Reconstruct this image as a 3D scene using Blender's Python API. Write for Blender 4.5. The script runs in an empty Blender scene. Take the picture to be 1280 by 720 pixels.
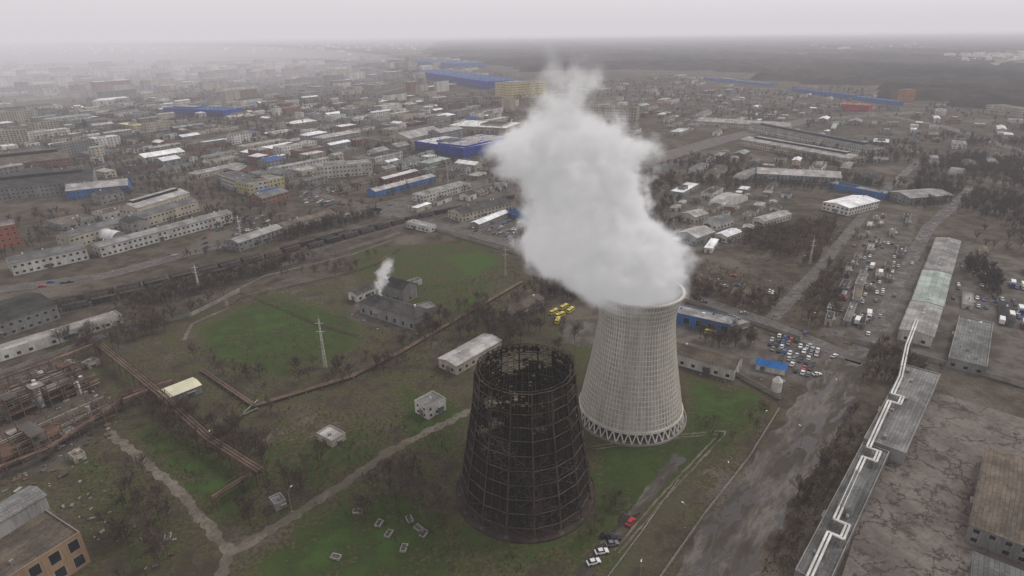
import bpy, math, random, time
import numpy as np
from mathutils import Vector, Matrix
T0=time.time()
random.seed(7); rng=np.random.default_rng(7)
S=bpy.context.scene
S.view_settings.view_transform='Standard'; S.view_settings.look='None'
S.view_settings.exposure=0; S.view_settings.gamma=1
COL=S.collection
# ------------------------------------------------------------------ camera (drone, 150 m up)
H=150.0; F=760.0; PITCH=math.radians(22.8); ROLL=math.radians(0.7)
fw=Vector((0,math.cos(PITCH),-math.sin(PITCH))); up0=Vector((0,math.sin(PITCH),math.cos(PITCH))); r0=Vector((1,0,0))
UP=up0*math.cos(ROLL)+r0*math.sin(ROLL); RT=r0*math.cos(ROLL)-up0*math.sin(ROLL)
cd=bpy.data.cameras.new("drone_camera"); cam=bpy.data.objects.new("drone_camera",cd); COL.objects.link(cam)
M=Matrix(((RT.x,UP.x,-fw.x,0),(RT.y,UP.y,-fw.y,0),(RT.z,UP.z,-fw.z,H),(0,0,0,1)))
cam.matrix_world=M; cd.sensor_width=36; cd.lens=36*F/1280; cd.clip_start=1; cd.clip_end=60000
S.camera=cam
# photogrammetric survey: photo reading -> plan position at height z
def ray(u,v): return fw+RT*((u-640)/F)-UP*((v-360)/F)
def G(u,v,z=0.0):
    d=ray(u,v); t=(z-H)/min(d.z,-1e-3); return Vector((d.x*t,d.y*t,z))
def atY(u,v,Y):
    d=ray(u,v); t=Y/d.y; return Vector((d.x*t,Y,H+d.z*t))
GA=math.radians(57); E1=Vector((math.cos(GA),math.sin(GA),0)); E2=Vector((math.sin(GA),-math.cos(GA),0))
# ------------------------------------------------------------------ materials
class NT:
    def __init__(s,m):
        m.use_nodes=True; s.t=m.node_tree; s.t.nodes.clear()
    def n(s,typ,props=None,**inp):
        nd=s.t.nodes.new(typ)
        for k,v in (props or {}).items(): setattr(nd,k,v)
        for k,v in inp.items():
            key=k.replace('_',' ') if not k.startswith('i') or not k[1:].isdigit() else int(k[1:])
            sock=nd.inputs[key]
            if isinstance(v,bpy.types.NodeSocket): s.t.links.new(v,sock)
            else: sock.default_value=v
        return nd
    def math(s,op,a,b=0.0,clamp=False):
        nd=s.n('ShaderNodeMath',{'operation':op,'use_clamp':clamp},i0=a,i1=b); return nd.outputs[0]
    def mix(s,f,a,b,mode='MIX'):
        nd=s.t.nodes.new('ShaderNodeMix'); nd.data_type='RGBA'; nd.blend_type=mode
        for i,v in ((0,f),(6,a),(7,b)):
            if isinstance(v,bpy.types.NodeSocket): s.t.links.new(v,nd.inputs[i])
            else: nd.inputs[i].default_value=v if i==0 else (tuple(v)+(1,))[:4]
        return nd.outputs[2]
    def noise(s,vec,scale,detail=5,rough=.6,dist=0):
        nd=s.n('ShaderNodeTexNoise',Scale=scale,Detail=detail,Roughness=rough,Distortion=dist)
        if vec: s.t.links.new(vec,nd.inputs['Vector'])
        return nd.outputs[0]
    def ramp(s,f,a,b):
        nd=s.n('ShaderNodeMapRange',{'interpolation_type':'SMOOTHSTEP'},i0=f,i1=a,i2=b); return nd.outputs[0]
    def out(s,col,rough=.85,bump=None,metal=0.0,bstr=.3,spec=.12):
        p=s.n('ShaderNodeBsdfPrincipled',Base_Color=col if isinstance(col,bpy.types.NodeSocket) else tuple(col)+(1,),Roughness=rough,Metallic=metal)
        if isinstance(spec,bpy.types.NodeSocket): s.t.links.new(spec,p.inputs['Specular IOR Level'])
        else: p.inputs['Specular IOR Level'].default_value=spec
        if bump is not None:
            b=s.n('ShaderNodeBump',Strength=bstr,Distance=.3,Height=bump); s.t.links.new(b.outputs[0],p.inputs['Normal'])
        o=s.n('ShaderNodeOutputMaterial'); s.t.links.new(p.outputs[0],o.inputs[0])
def surf(name,c,c2=None,scale=.12,fine=1.6,rough=.85,seam=None,rnd=.2,streak=False,metal=0,spec=.12):
    m=bpy.data.materials.new(name); t=NT(m)
    if c2 is None: c2=tuple(x*.6 for x in c)
    tc=t.n('ShaderNodeTexCoord').outputs['Object']
    v=tc
    if streak: v=t.n('ShaderNodeMapping',Vector=tc,Scale=(1,1,.15)).outputs[0]
    a=t.noise(v,scale,5); b=t.noise(v,fine,5)
    f=t.math('ADD',t.math('MULTIPLY',a,.6),t.math('MULTIPLY',b,.4))
    f=t.ramp(f,.4,.62)
    col=t.mix(f,c2,c)
    if seam:
        br=t.n('ShaderNodeTexBrick',Vector=tc,Color1=(1,1,1,1),Color2=(.72,.72,.72,1),Mortar=(.4,.4,.4,1),Scale=1.0,Mortar_Size=.06,Brick_Width=seam[0],Row_Height=seam[1])
        col=t.mix(1.0,col,br.outputs[0],'MULTIPLY')
    if rnd:
        r=t.n('ShaderNodeObjectInfo').outputs['Random']
        rr=t.math('ADD',t.math('MULTIPLY',r,2*rnd),1-rnd)
        col=t.n('ShaderNodeHueSaturation',Color=col,Value=rr).outputs[0]
    t.out(col,rough,None,metal,spec=spec); return m
W_white=surf('wall_whitewash',(.56,.55,.51),(.32,.31,.28),streak=True)
W_beige=surf('wall_beige_plaster',(.4,.36,.28),(.25,.225,.18),streak=True)
W_grey=surf('wall_grey_panel',(.24,.235,.225),(.14,.135,.13),streak=True)
W_brick=surf('wall_red_brick',(.22,.115,.085),(.14,.078,.06),streak=True)
W_red=surf('wall_red_brick_clean',(.34,.11,.06),(.2,.075,.05),streak=True,rnd=.05)
W_tan=surf('wall_tan_brick',(.31,.205,.12),(.2,.135,.085),streak=True,rnd=.05)
W_blue=surf('wall_blue_cladding',(.025,.06,.36),(.02,.045,.23),streak=True,rnd=.1)
W_sky=surf('wall_light_blue_cladding',(.05,.16,.38),(.04,.1,.24),streak=True,rnd=.1)
W_yel=surf('wall_yellow_plaster',(.5,.44,.22),(.38,.33,.18),streak=True)
R_grey=surf('roof_bitumen_grey',(.19,.188,.185),(.1,.098,.095),seam=(8,1.2),rnd=.35)
R_light=surf('roof_fibre_cement',(.38,.375,.36),(.2,.19,.18),seam=(9,2.2),rnd=.3)
R_white=surf('roof_white_membrane',(.72,.73,.74),(.48,.48,.48),seam=(12,6))
R_dark=surf('roof_dark_felt',(.075,.07,.066),(.036,.034,.032),seam=(6,1.2),rnd=.35)
R_brown=surf('roof_weathered_brown',(.16,.13,.1),(.085,.069,.055),seam=(5,1.2),rnd=.3)
R_green=surf('roof_pale_green_sheet',(.31,.35,.32),(.19,.22,.2),seam=(14,3))
R_blue=surf('roof_blue_metal',(.05,.12,.3),(.04,.08,.2),seam=(10,1.1))
R_rust=surf('roof_rust_red',(.22,.085,.055),(.12,.055,.04))
R_cream=surf('roof_cream_sheet',(.58,.56,.4),(.46,.44,.32),rnd=.02)
M_glass=surf('window_glass_dark',(.03,.035,.04),(.015,.017,.02),rough=.15,rnd=0,spec=.5)
M_frame=surf('window_frame_paint',(.4,.4,.38),rnd=.1)
M_door=surf('door_painted_steel',(.13,.14,.15),rnd=.3)
M_conc=surf('concrete_weathered',(.28,.265,.24),(.17,.158,.14),rnd=.1)
M_concd=surf('concrete_dark_stained',(.12,.11,.1),(.07,.062,.056),rnd=.1)
M_steel=surf('steel_rusty_dark',(.06,.045,.036),(.03,.024,.02),rnd=.1)
M_rust=surf('steel_rust_brown',(.13,.08,.055),(.07,.047,.035),rnd=.15)
M_pipeb=surf('pipe_lagging_brown',(.2,.145,.105),(.11,.08,.06))
M_galv=surf('pipe_galvanised_white',(.66,.65,.62),(.42,.41,.38),rough=.5,rnd=.05)
M_rail=surf('rail_steel',(.24,.22,.2),rough=.4,rnd=0)
M_black=surf('tyre_rubber',(.02,.02,.02),rnd=0)
M_bark=surf('bark_winter_brown',(.135,.104,.08),(.075,.058,.046),scale=.03,rnd=.25)
M_twig=surf('bark_distant_trees',(.105,.082,.065),(.055,.045,.037),scale=.01,fine=.05,rnd=.1)
M_scrub=surf('scrub_dead_grass',(.13,.1,.06),(.065,.053,.035),scale=.03,fine=.2,rnd=.1)
# ------------------------------------------------------------------ mesh builder
class MB:
    def __init__(s): s.v=[];s.f=[];s.m=[];s.mats=[]
    def mi(s,m):
        if m not in s.mats: s.mats.append(m)
        return s.mats.index(m)
    def face(s,pts,m):
        i=len(s.v); s.v.extend([tuple(p) for p in pts]); s.f.append(tuple(range(i,i+len(pts)))); s.m.append(s.mi(m))
    def box(s,x0,y0,z0,x1,y1,z1,m,top=None,bot=True):
        i=len(s.v); k=s.mi(m); kt=s.mi(top) if top else k
        s.v+= [(x0,y0,z0),(x1,y0,z0),(x1,y1,z0),(x0,y1,z0),(x0,y0,z1),(x1,y0,z1),(x1,y1,z1),(x0,y1,z1)]
        fs=[(0,1,5,4),(1,2,6,5),(2,3,7,6),(3,0,4,7),(4,5,6,7)]; ms=[k,k,k,k,kt]
        if bot: fs.append((3,2,1,0)); ms.append(k)
        s.f+=[tuple(i+j for j in f) for f in fs]; s.m+=ms
    def rbox(s,cx,cy,z0,sx,sy,sz,ang,m,top=None):
        i=len(s.v); s.box(-sx/2,-sy/2,z0,sx/2,sy/2,z0+sz,m,top); c,n=math.cos(ang),math.sin(ang)
        for j in range(i,len(s.v)):
            x,y,z=s.v[j]; s.v[j]=(cx+x*c-y*n,cy+x*n+y*c,z)
    def tube(s,p,q,r1,r2,n,m,cap=False,ph=0):
        p=Vector(p);q=Vector(q); d=(q-p); 
        if d.length<1e-6: return
        d.normalize(); a=d.cross(Vector((0,0,1)))
        if a.length<1e-3: a=Vector((1,0,0))
        a.normalize(); b=d.cross(a); i=len(s.v); k=s.mi(m)
        for c,r in ((p,r1),(q,r2)):
            for j in range(n):
                t=2*math.pi*j/n+ph; w=c+a*(math.cos(t)*r)+b*(math.sin(t)*r); s.v.append((w.x,w.y,w.z))
        for j in range(n):
            j2=(j+1)%n; s.f.append((i+j,i+n+j,i+n+j2,i+j2)); s.m.append(k)
        if cap:
            s.f.append(tuple(i+j for j in range(n))); s.m.append(k)
            s.f.append(tuple(i+n+j for j in reversed(range(n)))); s.m.append(k)
    def prism(s,poly,z0,z1,m,top=None):
        n=len(poly); i=len(s.v); k=s.mi(m)
        s.v+=[(p[0],p[1],z0) for p in poly]+[(p[0],p[1],z1) for p in poly]
        for j in range(n):
            s.f.append((i+j,i+(j+1)%n,i+n+(j+1)%n,i+n+j)); s.m.append(k)
        s.f.append(tuple(i+n+j for j in range(n))); s.m.append(s.mi(top) if top else k)
    def mesh(s,name):
        me=bpy.data.meshes.new(name); me.from_pydata(s.v,[],s.f)
        for m in s.mats: me.materials.append(m)
        me.polygons.foreach_set('material_index',s.m); me.update(); return me
    def build(s,name,loc=(0,0,0),rot=0,smooth=False):
        me=s.mesh(name)
        if smooth: me.polygons.foreach_set('use_smooth',[True]*len(me.polygons))
        return put(name,me,loc,rot)
def put(name,me,loc=(0,0,0),rot=0,sc=1):
    o=bpy.data.objects.new(name,me); o.location=loc; o.rotation_euler=(0,0,rot); o.scale=(sc,sc,sc); COL.objects.link(o); return o
# ------------------------------------------------------------------ occupancy raster of the plan
RX0,RY0,RS=-3000.0,0.0,3.0; NX,NY=2300,1300
occ=np.zeros((NX,NY),bool)
def inpoly(X,Y,poly):
    r=np.zeros(X.shape,bool); n=len(poly)
    for i in range(n):
        x1,y1=poly[i][0],poly[i][1]; x2,y2=poly[(i+1)%n][0],poly[(i+1)%n][1]
        if y1==y2: continue
        c=((y1>Y)!=(y2>Y))&(X<(x2-x1)*(Y-y1)/(y2-y1)+x1); r^=c
    return r
def _cells(poly):
    xs=[p[0] for p in poly]; ys=[p[1] for p in poly]
    i0=max(0,int((min(xs)-RX0)/RS)-1); i1=min(NX,int((max(xs)-RX0)/RS)+2)
    j0=max(0,int((min(ys)-RY0)/RS)-1); j1=min(NY,int((max(ys)-RY0)/RS)+2)
    if i1<=i0 or j1<=j0: return None
    X,Y=np.meshgrid(RX0+(np.arange(i0,i1)+.5)*RS,RY0+(np.arange(j0,j1)+.5)*RS,indexing='ij')
    return i0,i1,j0,j1,inpoly(X,Y,poly)
def mark(poly):
    c=_cells(poly)
    if c: occ[c[0]:c[1],c[2]:c[3]]|=c[4]
def free(poly):
    c=_cells(poly)
    return bool(c) and not (occ[c[0]:c[1],c[2]:c[3]]&c[4]).any()
def isocc(x,y):
    i=int((x-RX0)/RS); j=int((y-RY0)/RS)
    return not(0<=i<NX and 0<=j<NY) or occ[i,j]
def rect(A,ex,ey,L,D,pad=0):
    return [A-ex*pad-ey*pad,A+ex*(L+pad)-ey*pad,A+ex*(L+pad)+ey*(D+pad),A-ex*pad+ey*(D+pad)]
# ------------------------------------------------------------------ buildings
def windows(b,L,D,h,step,ww,wh,fl,z0=1.1,sides=(0,1,2,3),frame=True):
    fh=h/fl
    for s in sides:
        ln=L if s in(0,2) else D
        n=int((ln-1.5)/step)
        if n<1: continue
        for k in range(n):
            c=(k+.5)*ln/n
            for f in range(fl):
                za=f*fh+min(z0,fh*.35); zb=min(za+wh,(f+1)*fh-.35)
                if random.random()<.06: continue
                for (e,w,mm) in (((.03,.12,M_frame),(.05,0,M_glass)) if frame else ((.04,0,M_glass),)):
                    x0,x1=c-ww/2-w,c+ww/2+w; a,zz=za-w,zb+w
                    if s==0: P=[(x0,-e,a),(x1,-e,a),(x1,-e,zz),(x0,-e,zz)]
                    elif s==1: P=[(L+e,x0,a),(L+e,x1,a),(L+e,x1,zz),(L+e,x0,zz)]
                    elif s==2: P=[(x1,D+e,a),(x0,D+e,a),(x0,D+e,zz),(x1,D+e,zz)]
                    else: P=[(-e,x1,a),(-e,x0,a),(-e,x0,zz),(-e,x1,zz)]
                    b.face(P,mm)
def shell(b,L,D,h,wall,roof,kind,pitch=.16):
    if kind=='flat':
        b.box(0,0,-.5,L,D,h-.35,wall,roof,False)
        for (x0,y0,x1,y1) in ((0,0,L,.3),(0,D-.3,L,D),(0,.3,.3,D-.3),(L-.3,.3,L,D-.3)):
            b.box(x0,y0,h-.35,x1,y1,h+.15,wall,M_conc,False)
        if L*D>500 and random.random()<.6:
            x=L*random.uniform(.1,.5); w=L*random.uniform(.2,.4); b.box(x,D*.25,h-.36,x+w,D*.75,h+random.uniform(1.2,3),wall,random.choice((R_grey,R_light,R_dark)))
        for i in range(int(L*D/160)+1):
            x=random.uniform(1.5,max(2,L-3)); y=random.uniform(1.5,max(2,D-3)); s=random.uniform(.6,1.6)
            b.box(x,y,h-.36,x+s,y+s*.8,h+random.uniform(.5,1.2),random.choice((M_conc,M_galv,wall)))
    elif kind in('gable','hip','monitor'):
        b.box(0,0,-.5,L,D,h,wall,None,False); o=.4; T=.18
        lx=L>=D
        def P(a,c,z): return (a,c,z) if lx else (c,a,z)
        la,da=(L,D) if lx else (D,L)
        rh=h+da*pitch; hi=da*.45 if kind=='hip' else -o
        a0,a1=-o,la+o; r0_,r1_=(hi,la-hi); e=h-.02
        def q(pts): b.face(pts if lx else pts[::-1],roof)
        q([P(a0,-o,e),P(a1,-o,e),P(r1_,da/2,rh),P(r0_,da/2,rh)])
        q([P(a1,da+o,e),P(a0,da+o,e),P(r0_,da/2,rh),P(r1_,da/2,rh)])
        if kind=='hip':
            q([P(a0,da+o,e),P(a0,-o,e),P(r0_,da/2,rh)]); q([P(a1,-o,e),P(a1,da+o,e),P(r1_,da/2,rh)])
        else:
            for x in(.02,la-.02): b.face([P(x,0,h),P(x,da,h),P(x,da/2,rh-.05)],wall)
        b.face([P(a0,-o,e-T),P(a1,-o,e-T),P(a1,-o,e),P(a0,-o,e)],M_conc); b.face([P(a0,da+o,e-T),P(a1,da+o,e-T),P(a1,da+o,e),P(a0,da+o,e)],M_conc)
        if kind=='monitor':
            m0,m1=la*.08,la*.92; w=da*.13
            x0,y0,_=P(m0,da/2-w,0); x1,y1,_=P(m1,da/2+w,0)
            b.box(x0,y0,h+da*pitch*.6,x1,y1,rh+1.5,M_glass,roof,False)
        else:
            for i in range(int(la/18)):
                x=random.uniform(2,la-2); X,Y,_=P(x,da/2,0); b.box(X-.4,Y-.4,rh-.3,X+.4,Y+.4,rh+.9,M_galv)
    elif kind=='arch':
        n=10; R=D/2
        pr=[(R-R*math.cos(math.pi*i/n),h*.35+ (h*.65)*math.sin(math.pi*i/n)) for i in range(n+1)]
        b.box(0,0,-.5,L,D,h*.35,wall,None,False)
        for i in range(n):
            b.face([(0,pr[i][0],pr[i][1]),(L,pr[i][0],pr[i][1]),(L,pr[i+1][0],pr[i+1][1]),(0,pr[i+1][0],pr[i+1][1])],roof)
        for x in(0,L): b.face([(x,p[0],p[1]) for p in pr],wall)
def bworld(name,A,ang,L,D,h,wall,roof,kind='flat',fl=None,step=3.8,ww=1.7,wh=1.5,win=True,pitch=.16,door=True,frame=True):
    b=MB(); shell(b,L,D,h,wall,roof,kind,pitch)
    if fl is None: fl=max(1,int(h/3.4))
    if win and kind!='arch': windows(b,L,D,h-.2,step,ww,wh,fl,frame=frame)
    if door:
        dw=min(3.2,L*.3); dh=min(3.4,h*.6); x=L*random.uniform(.2,.6)
        b.box(x,-.09,0,x+dw,-.005,dh,M_door); b.box(x-.3,-1.0,dh+.1,x+dw+.3,-.005,dh+.25,M_conc)
        y=D*.35; b.box(-.09,y,0,-.005,y+min(3,D*.3),dh,M_door)
    ex=Vector((math.cos(ang),math.sin(ang),0)); ey=Vector((-ex.y,ex.x,0))
    mark(rect(A,ex,ey,L,D,2))
    return b.build(name,(A.x,A.y,0),ang)
def bld(name,a,b,depth,h,wall,roof,kind='flat',z=0,**k):
    A=G(a[0],a[1],z); B=G(b[0],b[1],z)
    if depth<0: A,B=B,A
    d=B-A; A.z=0
    return bworld(name,A,math.atan2(d.y,d.x),Vector((d.x,d.y)).length,abs(depth),h,wall,roof,kind,**k)
# ------------------------------------------------------------------ ribbons
def dens(pts,step):
    out=[]
    for p,q in zip(pts[:-1],pts[1:]):
        n=max(1,int((q-p).length/step))
        for i in range(n): out.append(p.lerp(q,i/n))
    out.append(pts[-1]); return out
def ribbon(name,pts,w,z,m,jit=0,step=8,off=0,kerb=False,mk=True,th=None):
    P=dens([Vector((p.x,p.y,0)) for p in pts],step); b=MB(); L=[];R=[]
    for i,p in enumerate(P):
        d=(P[min(i+1,len(P)-1)]-P[max(i-1,0)]).normalized(); n=Vector((-d.y,d.x,0)); c=p+n*off
        L.append(c+n*(w/2+random.uniform(-jit,jit))); R.append(c-n*(w/2+random.uniform(-jit,jit)))
    for i in range(len(P)-1):
        if th:
            zz=z+th
            b.face([(R[i].x,R[i].y,z),(R[i+1].x,R[i+1].y,z),(R[i+1].x,R[i+1].y,zz),(R[i].x,R[i].y,zz)],m)
            b.face([(L[i+1].x,L[i+1].y,z),(L[i].x,L[i].y,z),(L[i].x,L[i].y,zz),(L[i+1].x,L[i+1].y,zz)],m)
        else: zz=z
        b.face([(R[i].x,R[i].y,zz),(R[i+1].x,R[i+1].y,zz),(L[i+1].x,L[i+1].y,zz),(L[i].x,L[i].y,zz)],m)
        if kerb:
            for A,Bb,s in((L[i],L[i+1],1),(R[i],R[i+1],-1)):
                d=(Bb-A).normalized(); n=Vector((-d.y,d.x,0))*.3*s
                b.prism([(A.x,A.y),(Bb.x,Bb.y),(Bb.x+n.x,Bb.y+n.y),(A.x+n.x,A.y+n.y)],0,z+.13,M_conc)
        if mk: mark([R[i],R[i+1],L[i+1],L[i]])
    return b.build(name)
def GP(l): return [G(*p) for p in l]
def roadmat(name,c1,c2,c3,wet=.5,ang=None):
    m=bpy.data.materials.new(name); t=NT(m); tc=t.n('ShaderNodeTexCoord').outputs['Object']; v=tc
    if ang is not None:
        v=t.n('ShaderNodeMapping',{'vector_type':'TEXTURE'},Vector=tc,Rotation=(0,0,ang),Scale=(3.2,1,1)).outputs[0]
    a=t.ramp(t.noise(v,.07,6),.42,.56); b=t.ramp(t.noise(v,.5,6,.7),.42,.62); w=t.ramp(t.noise(v,.17,6,.65,.8),.52,.57)
    col=t.mix(a,c1,c2); col=t.mix(t.math('MULTIPLY',b,.6),col,c3)
    col=t.mix(t.math('MULTIPLY',w,wet),col,tuple(x*.5 for x in c2))
    r=t.math('SUBTRACT',.9,t.math('MULTIPLY',w,.8*wet))
    t.out(col,r,t.noise(tc,1.5,4),bstr=.1,spec=t.math('ADD',.1,t.math('MULTIPLY',w,.4*wet))); return m
M_asph=roadmat('asphalt_worn',(.085,.078,.07),(.115,.106,.096),(.052,.047,.042),.5)
M_mud=roadmat('asphalt_muddy_wet',(.13,.116,.1),(.062,.053,.044),(.044,.036,.03),.95,math.radians(50))
M_dirt=roadmat('path_pale_dirt',(.16,.142,.116),(.11,.096,.075),(.07,.058,.042),.2)
M_ball=roadmat('railway_ballast',(.085,.075,.064),(.055,.047,.041),(.1,.09,.08),0)
# ------------------------------------------------------------------ ground sheet
def axis(lo,hi,st,far,g):
    a=list(np.arange(lo,hi+.1,st)); s=st
    while a[-1]<far: s=s*g; a.append(a[-1]+s)
    s=st
    while a[0]>-far: s=s*g; a.insert(0,a[0]-s)
    return np.array(a)
gx=axis(-330,400,1.8,30000,1.045); gy=axis(85,480,1.8,30000,1.04)
gy=gy[gy>-3000]
X,Y=np.meshgrid(gx,gy,indexing='ij')
def polymask(poly,soft):
    ins=inpoly(X,Y,poly); d=np.full(X.shape,1e9)
    n=len(poly)
    for i in range(n):
        ax,ay=poly[i][0],poly[i][1]; bx,by=poly[(i+1)%n][0],poly[(i+1)%n][1]
        dx,dy=bx-ax,by-ay; t=np.clip(((X-ax)*dx+(Y-ay)*dy)/(dx*dx+dy*dy+1e-9),0,1)
        d=np.minimum(d,np.hypot(X-ax-t*dx,Y-ay-t*dy))
    sd=np.where(ins,d,-d); return np.clip(sd/soft*.5+.5,0,1)
def poly(l): return [tuple(G(*p))[:2] for p in l]
grass=np.zeros(X.shape); bright=np.zeros(X.shape); yard=np.zeros(X.shape)
for l,a in (([(160,545),(190,525),(330,595),(310,660),(250,645)],.95),
    ([(320,690),(420,625),(490,600),(570,640),(580,760),(300,760)],.92),
    ([(245,412),(330,365),(450,395),(450,440),(340,475),(250,445)],.92),
    ([(735,545),(850,540),(860,470),(955,490),(960,520),(880,590),(790,665),(740,650)],.95),
    ([(480,470),(560,490),(600,510),(570,570),(500,560)],.85),
    ([(330,555),(480,520),(480,575),(380,625),(330,600)],.8),
    ([(440,310),(600,300),(640,330),(590,400),(440,370)],.68),
    ([(40,570),(120,560),(240,650),(250,720),(150,720)],.65),
    ([(700,400),(760,400),(720,520),(600,520)],.6),
    ([(560,560),(800,560),(800,720),(560,720)],.72),
    ([(60,420),(640,300),(700,420),(980,500),(820,760),(-50,760)],.38)):
    grass=np.maximum(grass,polymask(poly(l),7)*a)
for l,a in (([(548,322),(600,312),(628,328),(592,350)],1),([(290,400),(350,380),(410,405),(330,425)],.55),([(240,420),(290,410),(340,440),(300,465)],.5),([(200,575),(250,565),(300,600),(260,625)],.75),([(350,670),(480,640),(540,690),(380,720)],.6),([(860,480),(940,495),(930,530),(870,560)],.6),([(490,500),(560,510),(540,560)],.5)):
    bright=np.maximum(bright,polymask(poly(l),6)*a)
for l,a in (([(700,400),(860,395),(1040,440),(1010,480),(930,470),(840,440),(700,430)],1),
    ([(1090,420),(1130,330),(1210,300),(1430,380),(1430,480),(1180,470)],.9),
    ([(1020,420),(1090,265),(1150,265),(1120,430)],1),
    ([(720,740),(790,640),(870,560),(905,580),(830,740)],.45),
    ([(430,262),(640,215),(660,310),(560,290)],.9),
    ([(-40,600),(-40,470),(90,440),(150,520),(90,600)],.6),
    ([(425,400),(450,355),(545,392),(520,425)],.7),
    ([(830,320),(830,245),(1000,230),(920,310)],.8)):
    yard=np.maximum(yard,polymask(poly(l),6)*a)
nx,ny=X.shape
co=np.zeros((nx*ny,3),np.float32); co[:,0]=X.ravel(); co[:,1]=Y.ravel()
idx=np.arange(nx*ny).reshape(nx,ny)
q=np.stack([idx[:-1,:-1],idx[1:,:-1],idx[1:,1:],idx[:-1,1:]],-1).reshape(-1,4)
def npmesh(name,co,faces,mats):
    k=faces.shape[1]; me=bpy.data.meshes.new(name); me.vertices.add(len(co)); me.vertices.foreach_set('co',co.astype(np.float32).ravel())
    me.loops.add(faces.size); me.loops.foreach_set('vertex_index',faces.astype(np.int32).ravel())
    me.polygons.add(len(faces)); me.polygons.foreach_set('loop_start',np.arange(0,faces.size,k,dtype=np.int32))
    for m in mats: me.materials.append(m)
    me.update(calc_edges=True); return me
m=bpy.data.materials.new('ground_winter_soil'); t=NT(m)
tc=t.n('ShaderNodeTexCoord').outputs['Object']
at=t.n('ShaderNodeAttribute',{'attribute_name':'zones'}); sp=t.n('ShaderNodeSeparateColor',Color=at.outputs['Color'])
n1=t.noise(tc,.018,6,.6); n2=t.noise(tc,.09,6,.65); n3=t.noise(tc,.7,5,.7); n4=t.noise(tc,.006,5,.6)
soil=t.mix(t.ramp(n2,.38,.62),(.05,.04,.03),(.09,.075,.058)); soil=t.mix(t.ramp(n1,.5,.66),soil,(.12,.104,.084))
soil=t.mix(t.math('MULTIPLY',t.ramp(n3,.45,.7),.55),soil,(.03,.024,.018))
dry=t.mix(t.ramp(n3,.35,.65),(.082,.073,.04),(.04,.041,.02))
gr=t.mix(t.ramp(n2,.35,.68),(.028,.044,.014),(.047,.066,.021)); gr=t.mix(t.math('MULTIPLY',t.ramp(n3,.5,.7),.5),gr,(.058,.056,.027))
def msk(ch,k,lo,hi):
    return t.ramp(t.math('ADD',ch,t.math('MULTIPLY',t.math('SUBTRACT',t.math('ADD',t.math('MULTIPLY',n2,.6),t.math('MULTIPLY',n3,.4)),.5),k)),lo,hi)
col=t.mix(msk(sp.outputs[0],2.8,.2,.5),soil,dry)
col=t.mix(msk(sp.outputs[0],3.4,.5,.9),col,gr)
col=t.mix(t.math('MULTIPLY',msk(sp.outputs[1],3.2,.4,.95),.75),col,(.044,.083,.021))
col=t.mix(t.math('MULTIPLY',msk(sp.outputs[2],1.6,.4,.7),.85),col,t.mix(t.ramp(n2,.4,.6),(.13,.117,.104),(.07,.061,.053)))
col=t.mix(t.math('MULTIPLY',t.ramp(n4,.52,.62),.3),col,(.045,.04,.027))
t.out(col,.95,n3,bstr=.4,spec=.04)
me=npmesh('ground',co,q,[m])
ca=me.color_attributes.new('zones','FLOAT_COLOR','POINT')
cc=np.ones((nx*ny,4),np.float32); cc[:,0]=grass.ravel(); cc[:,1]=bright.ravel(); cc[:,2]=yard.ravel(); ca.data.foreach_set('color',cc.ravel())
put('ground',me)
# ------------------------------------------------------------------ roads, tracks
ribbon('main_road',GP([(845,790),(905,690),(965,600),(1015,530),(1062,450)]),19,.05,M_mud,jit=1.8,step=4)
ribbon('access_road',GP([(1062,452),(1100,410),(1128,345),(1160,285),(1215,235)]),9,.05,M_asph,jit=.4)
ribbon('street',GP([(1062,446),(950,400),(850,367),(660,312),(560,285),(470,262),(380,238)]),9,.055,M_asph,jit=.1,kerb=True)
ribbon('street',GP([(965,398),(1020,340),(1082,266),(1110,235),(1150,200)]),8,.05,M_asph,jit=.3)
ribbon('avenue',GP([(-160,405),(0,362),(130,345),(300,300),(470,262),(640,222),(780,190)]),12,.055,M_asph,kerb=True)
ribbon('dirt_path',GP([(250,790),(285,695),(330,668),(420,612),(480,568),(545,535),(600,507)]),4,.04,M_dirt,jit=.9,step=2.2)
ribbon('dirt_path',GP([(135,540),(215,605),(262,660),(286,690)]),3.4,.044,M_dirt,jit=.8,step=2.2)
ribbon('dirt_path',GP([(230,425),(240,405),(285,385),(280,370),(330,345),(440,318),(490,300)]),2.0,.04,M_dirt,jit=.3,step=3)
ribbon('footpath',GP([(590,505),(640,500),(690,500)]),2.4,.036,M_dirt,jit=.5,step=3)
for o in(-.9,.9): ribbon('dirt_track',GP([(740,560),(850,545),(905,540),(830,620),(770,690)]),.7,.04,M_dirt,jit=.25,step=2,off=o,mk=False)
ribbon('parking_lane',GP([(700,760),(745,695),(800,632),(850,570)]),4.5,.05,M_mud,jit=.9,step=3)
ribbon('motorway',GP([(1280,190),(1180,158),(1060,135),(940,122),(800,112)]),16,.06,M_asph,step=30)
ribbon('motorway',GP([(380,78),(520,66),(640,55),(760,47)]),40,.06,R_light,step=200,mk=False)
ribbon('street',GP([(-100,290),(100,215),(300,165),(420,130),(520,105)]),10,.05,M_asph,step=20)
ribbon('street',GP([(640,225),(560,190),(420,165),(260,150),(60,128)]),9,.06,M_asph,step=20)
ribbon('street',GP([(640,222),(655,180),(690,140),(720,110)]),10,.052,M_asph,step=20)
RW=GP([(-160,440),(0,400),(180,362),(330,325),(520,272),(700,235),(860,200)])
ribbon('railway_ballast',RW,25,.06,M_ball,jit=.8)
for o in(-9,-4.5,0,4.5,9):
    ribbon('railway_sleepers',RW,2.6,.09,M_steel,off=o,mk=False)
    for g in(-.76,.76): ribbon('railway_rail',RW,.3,.12,M_rail,off=o+g,mk=False,th=.18)
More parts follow.
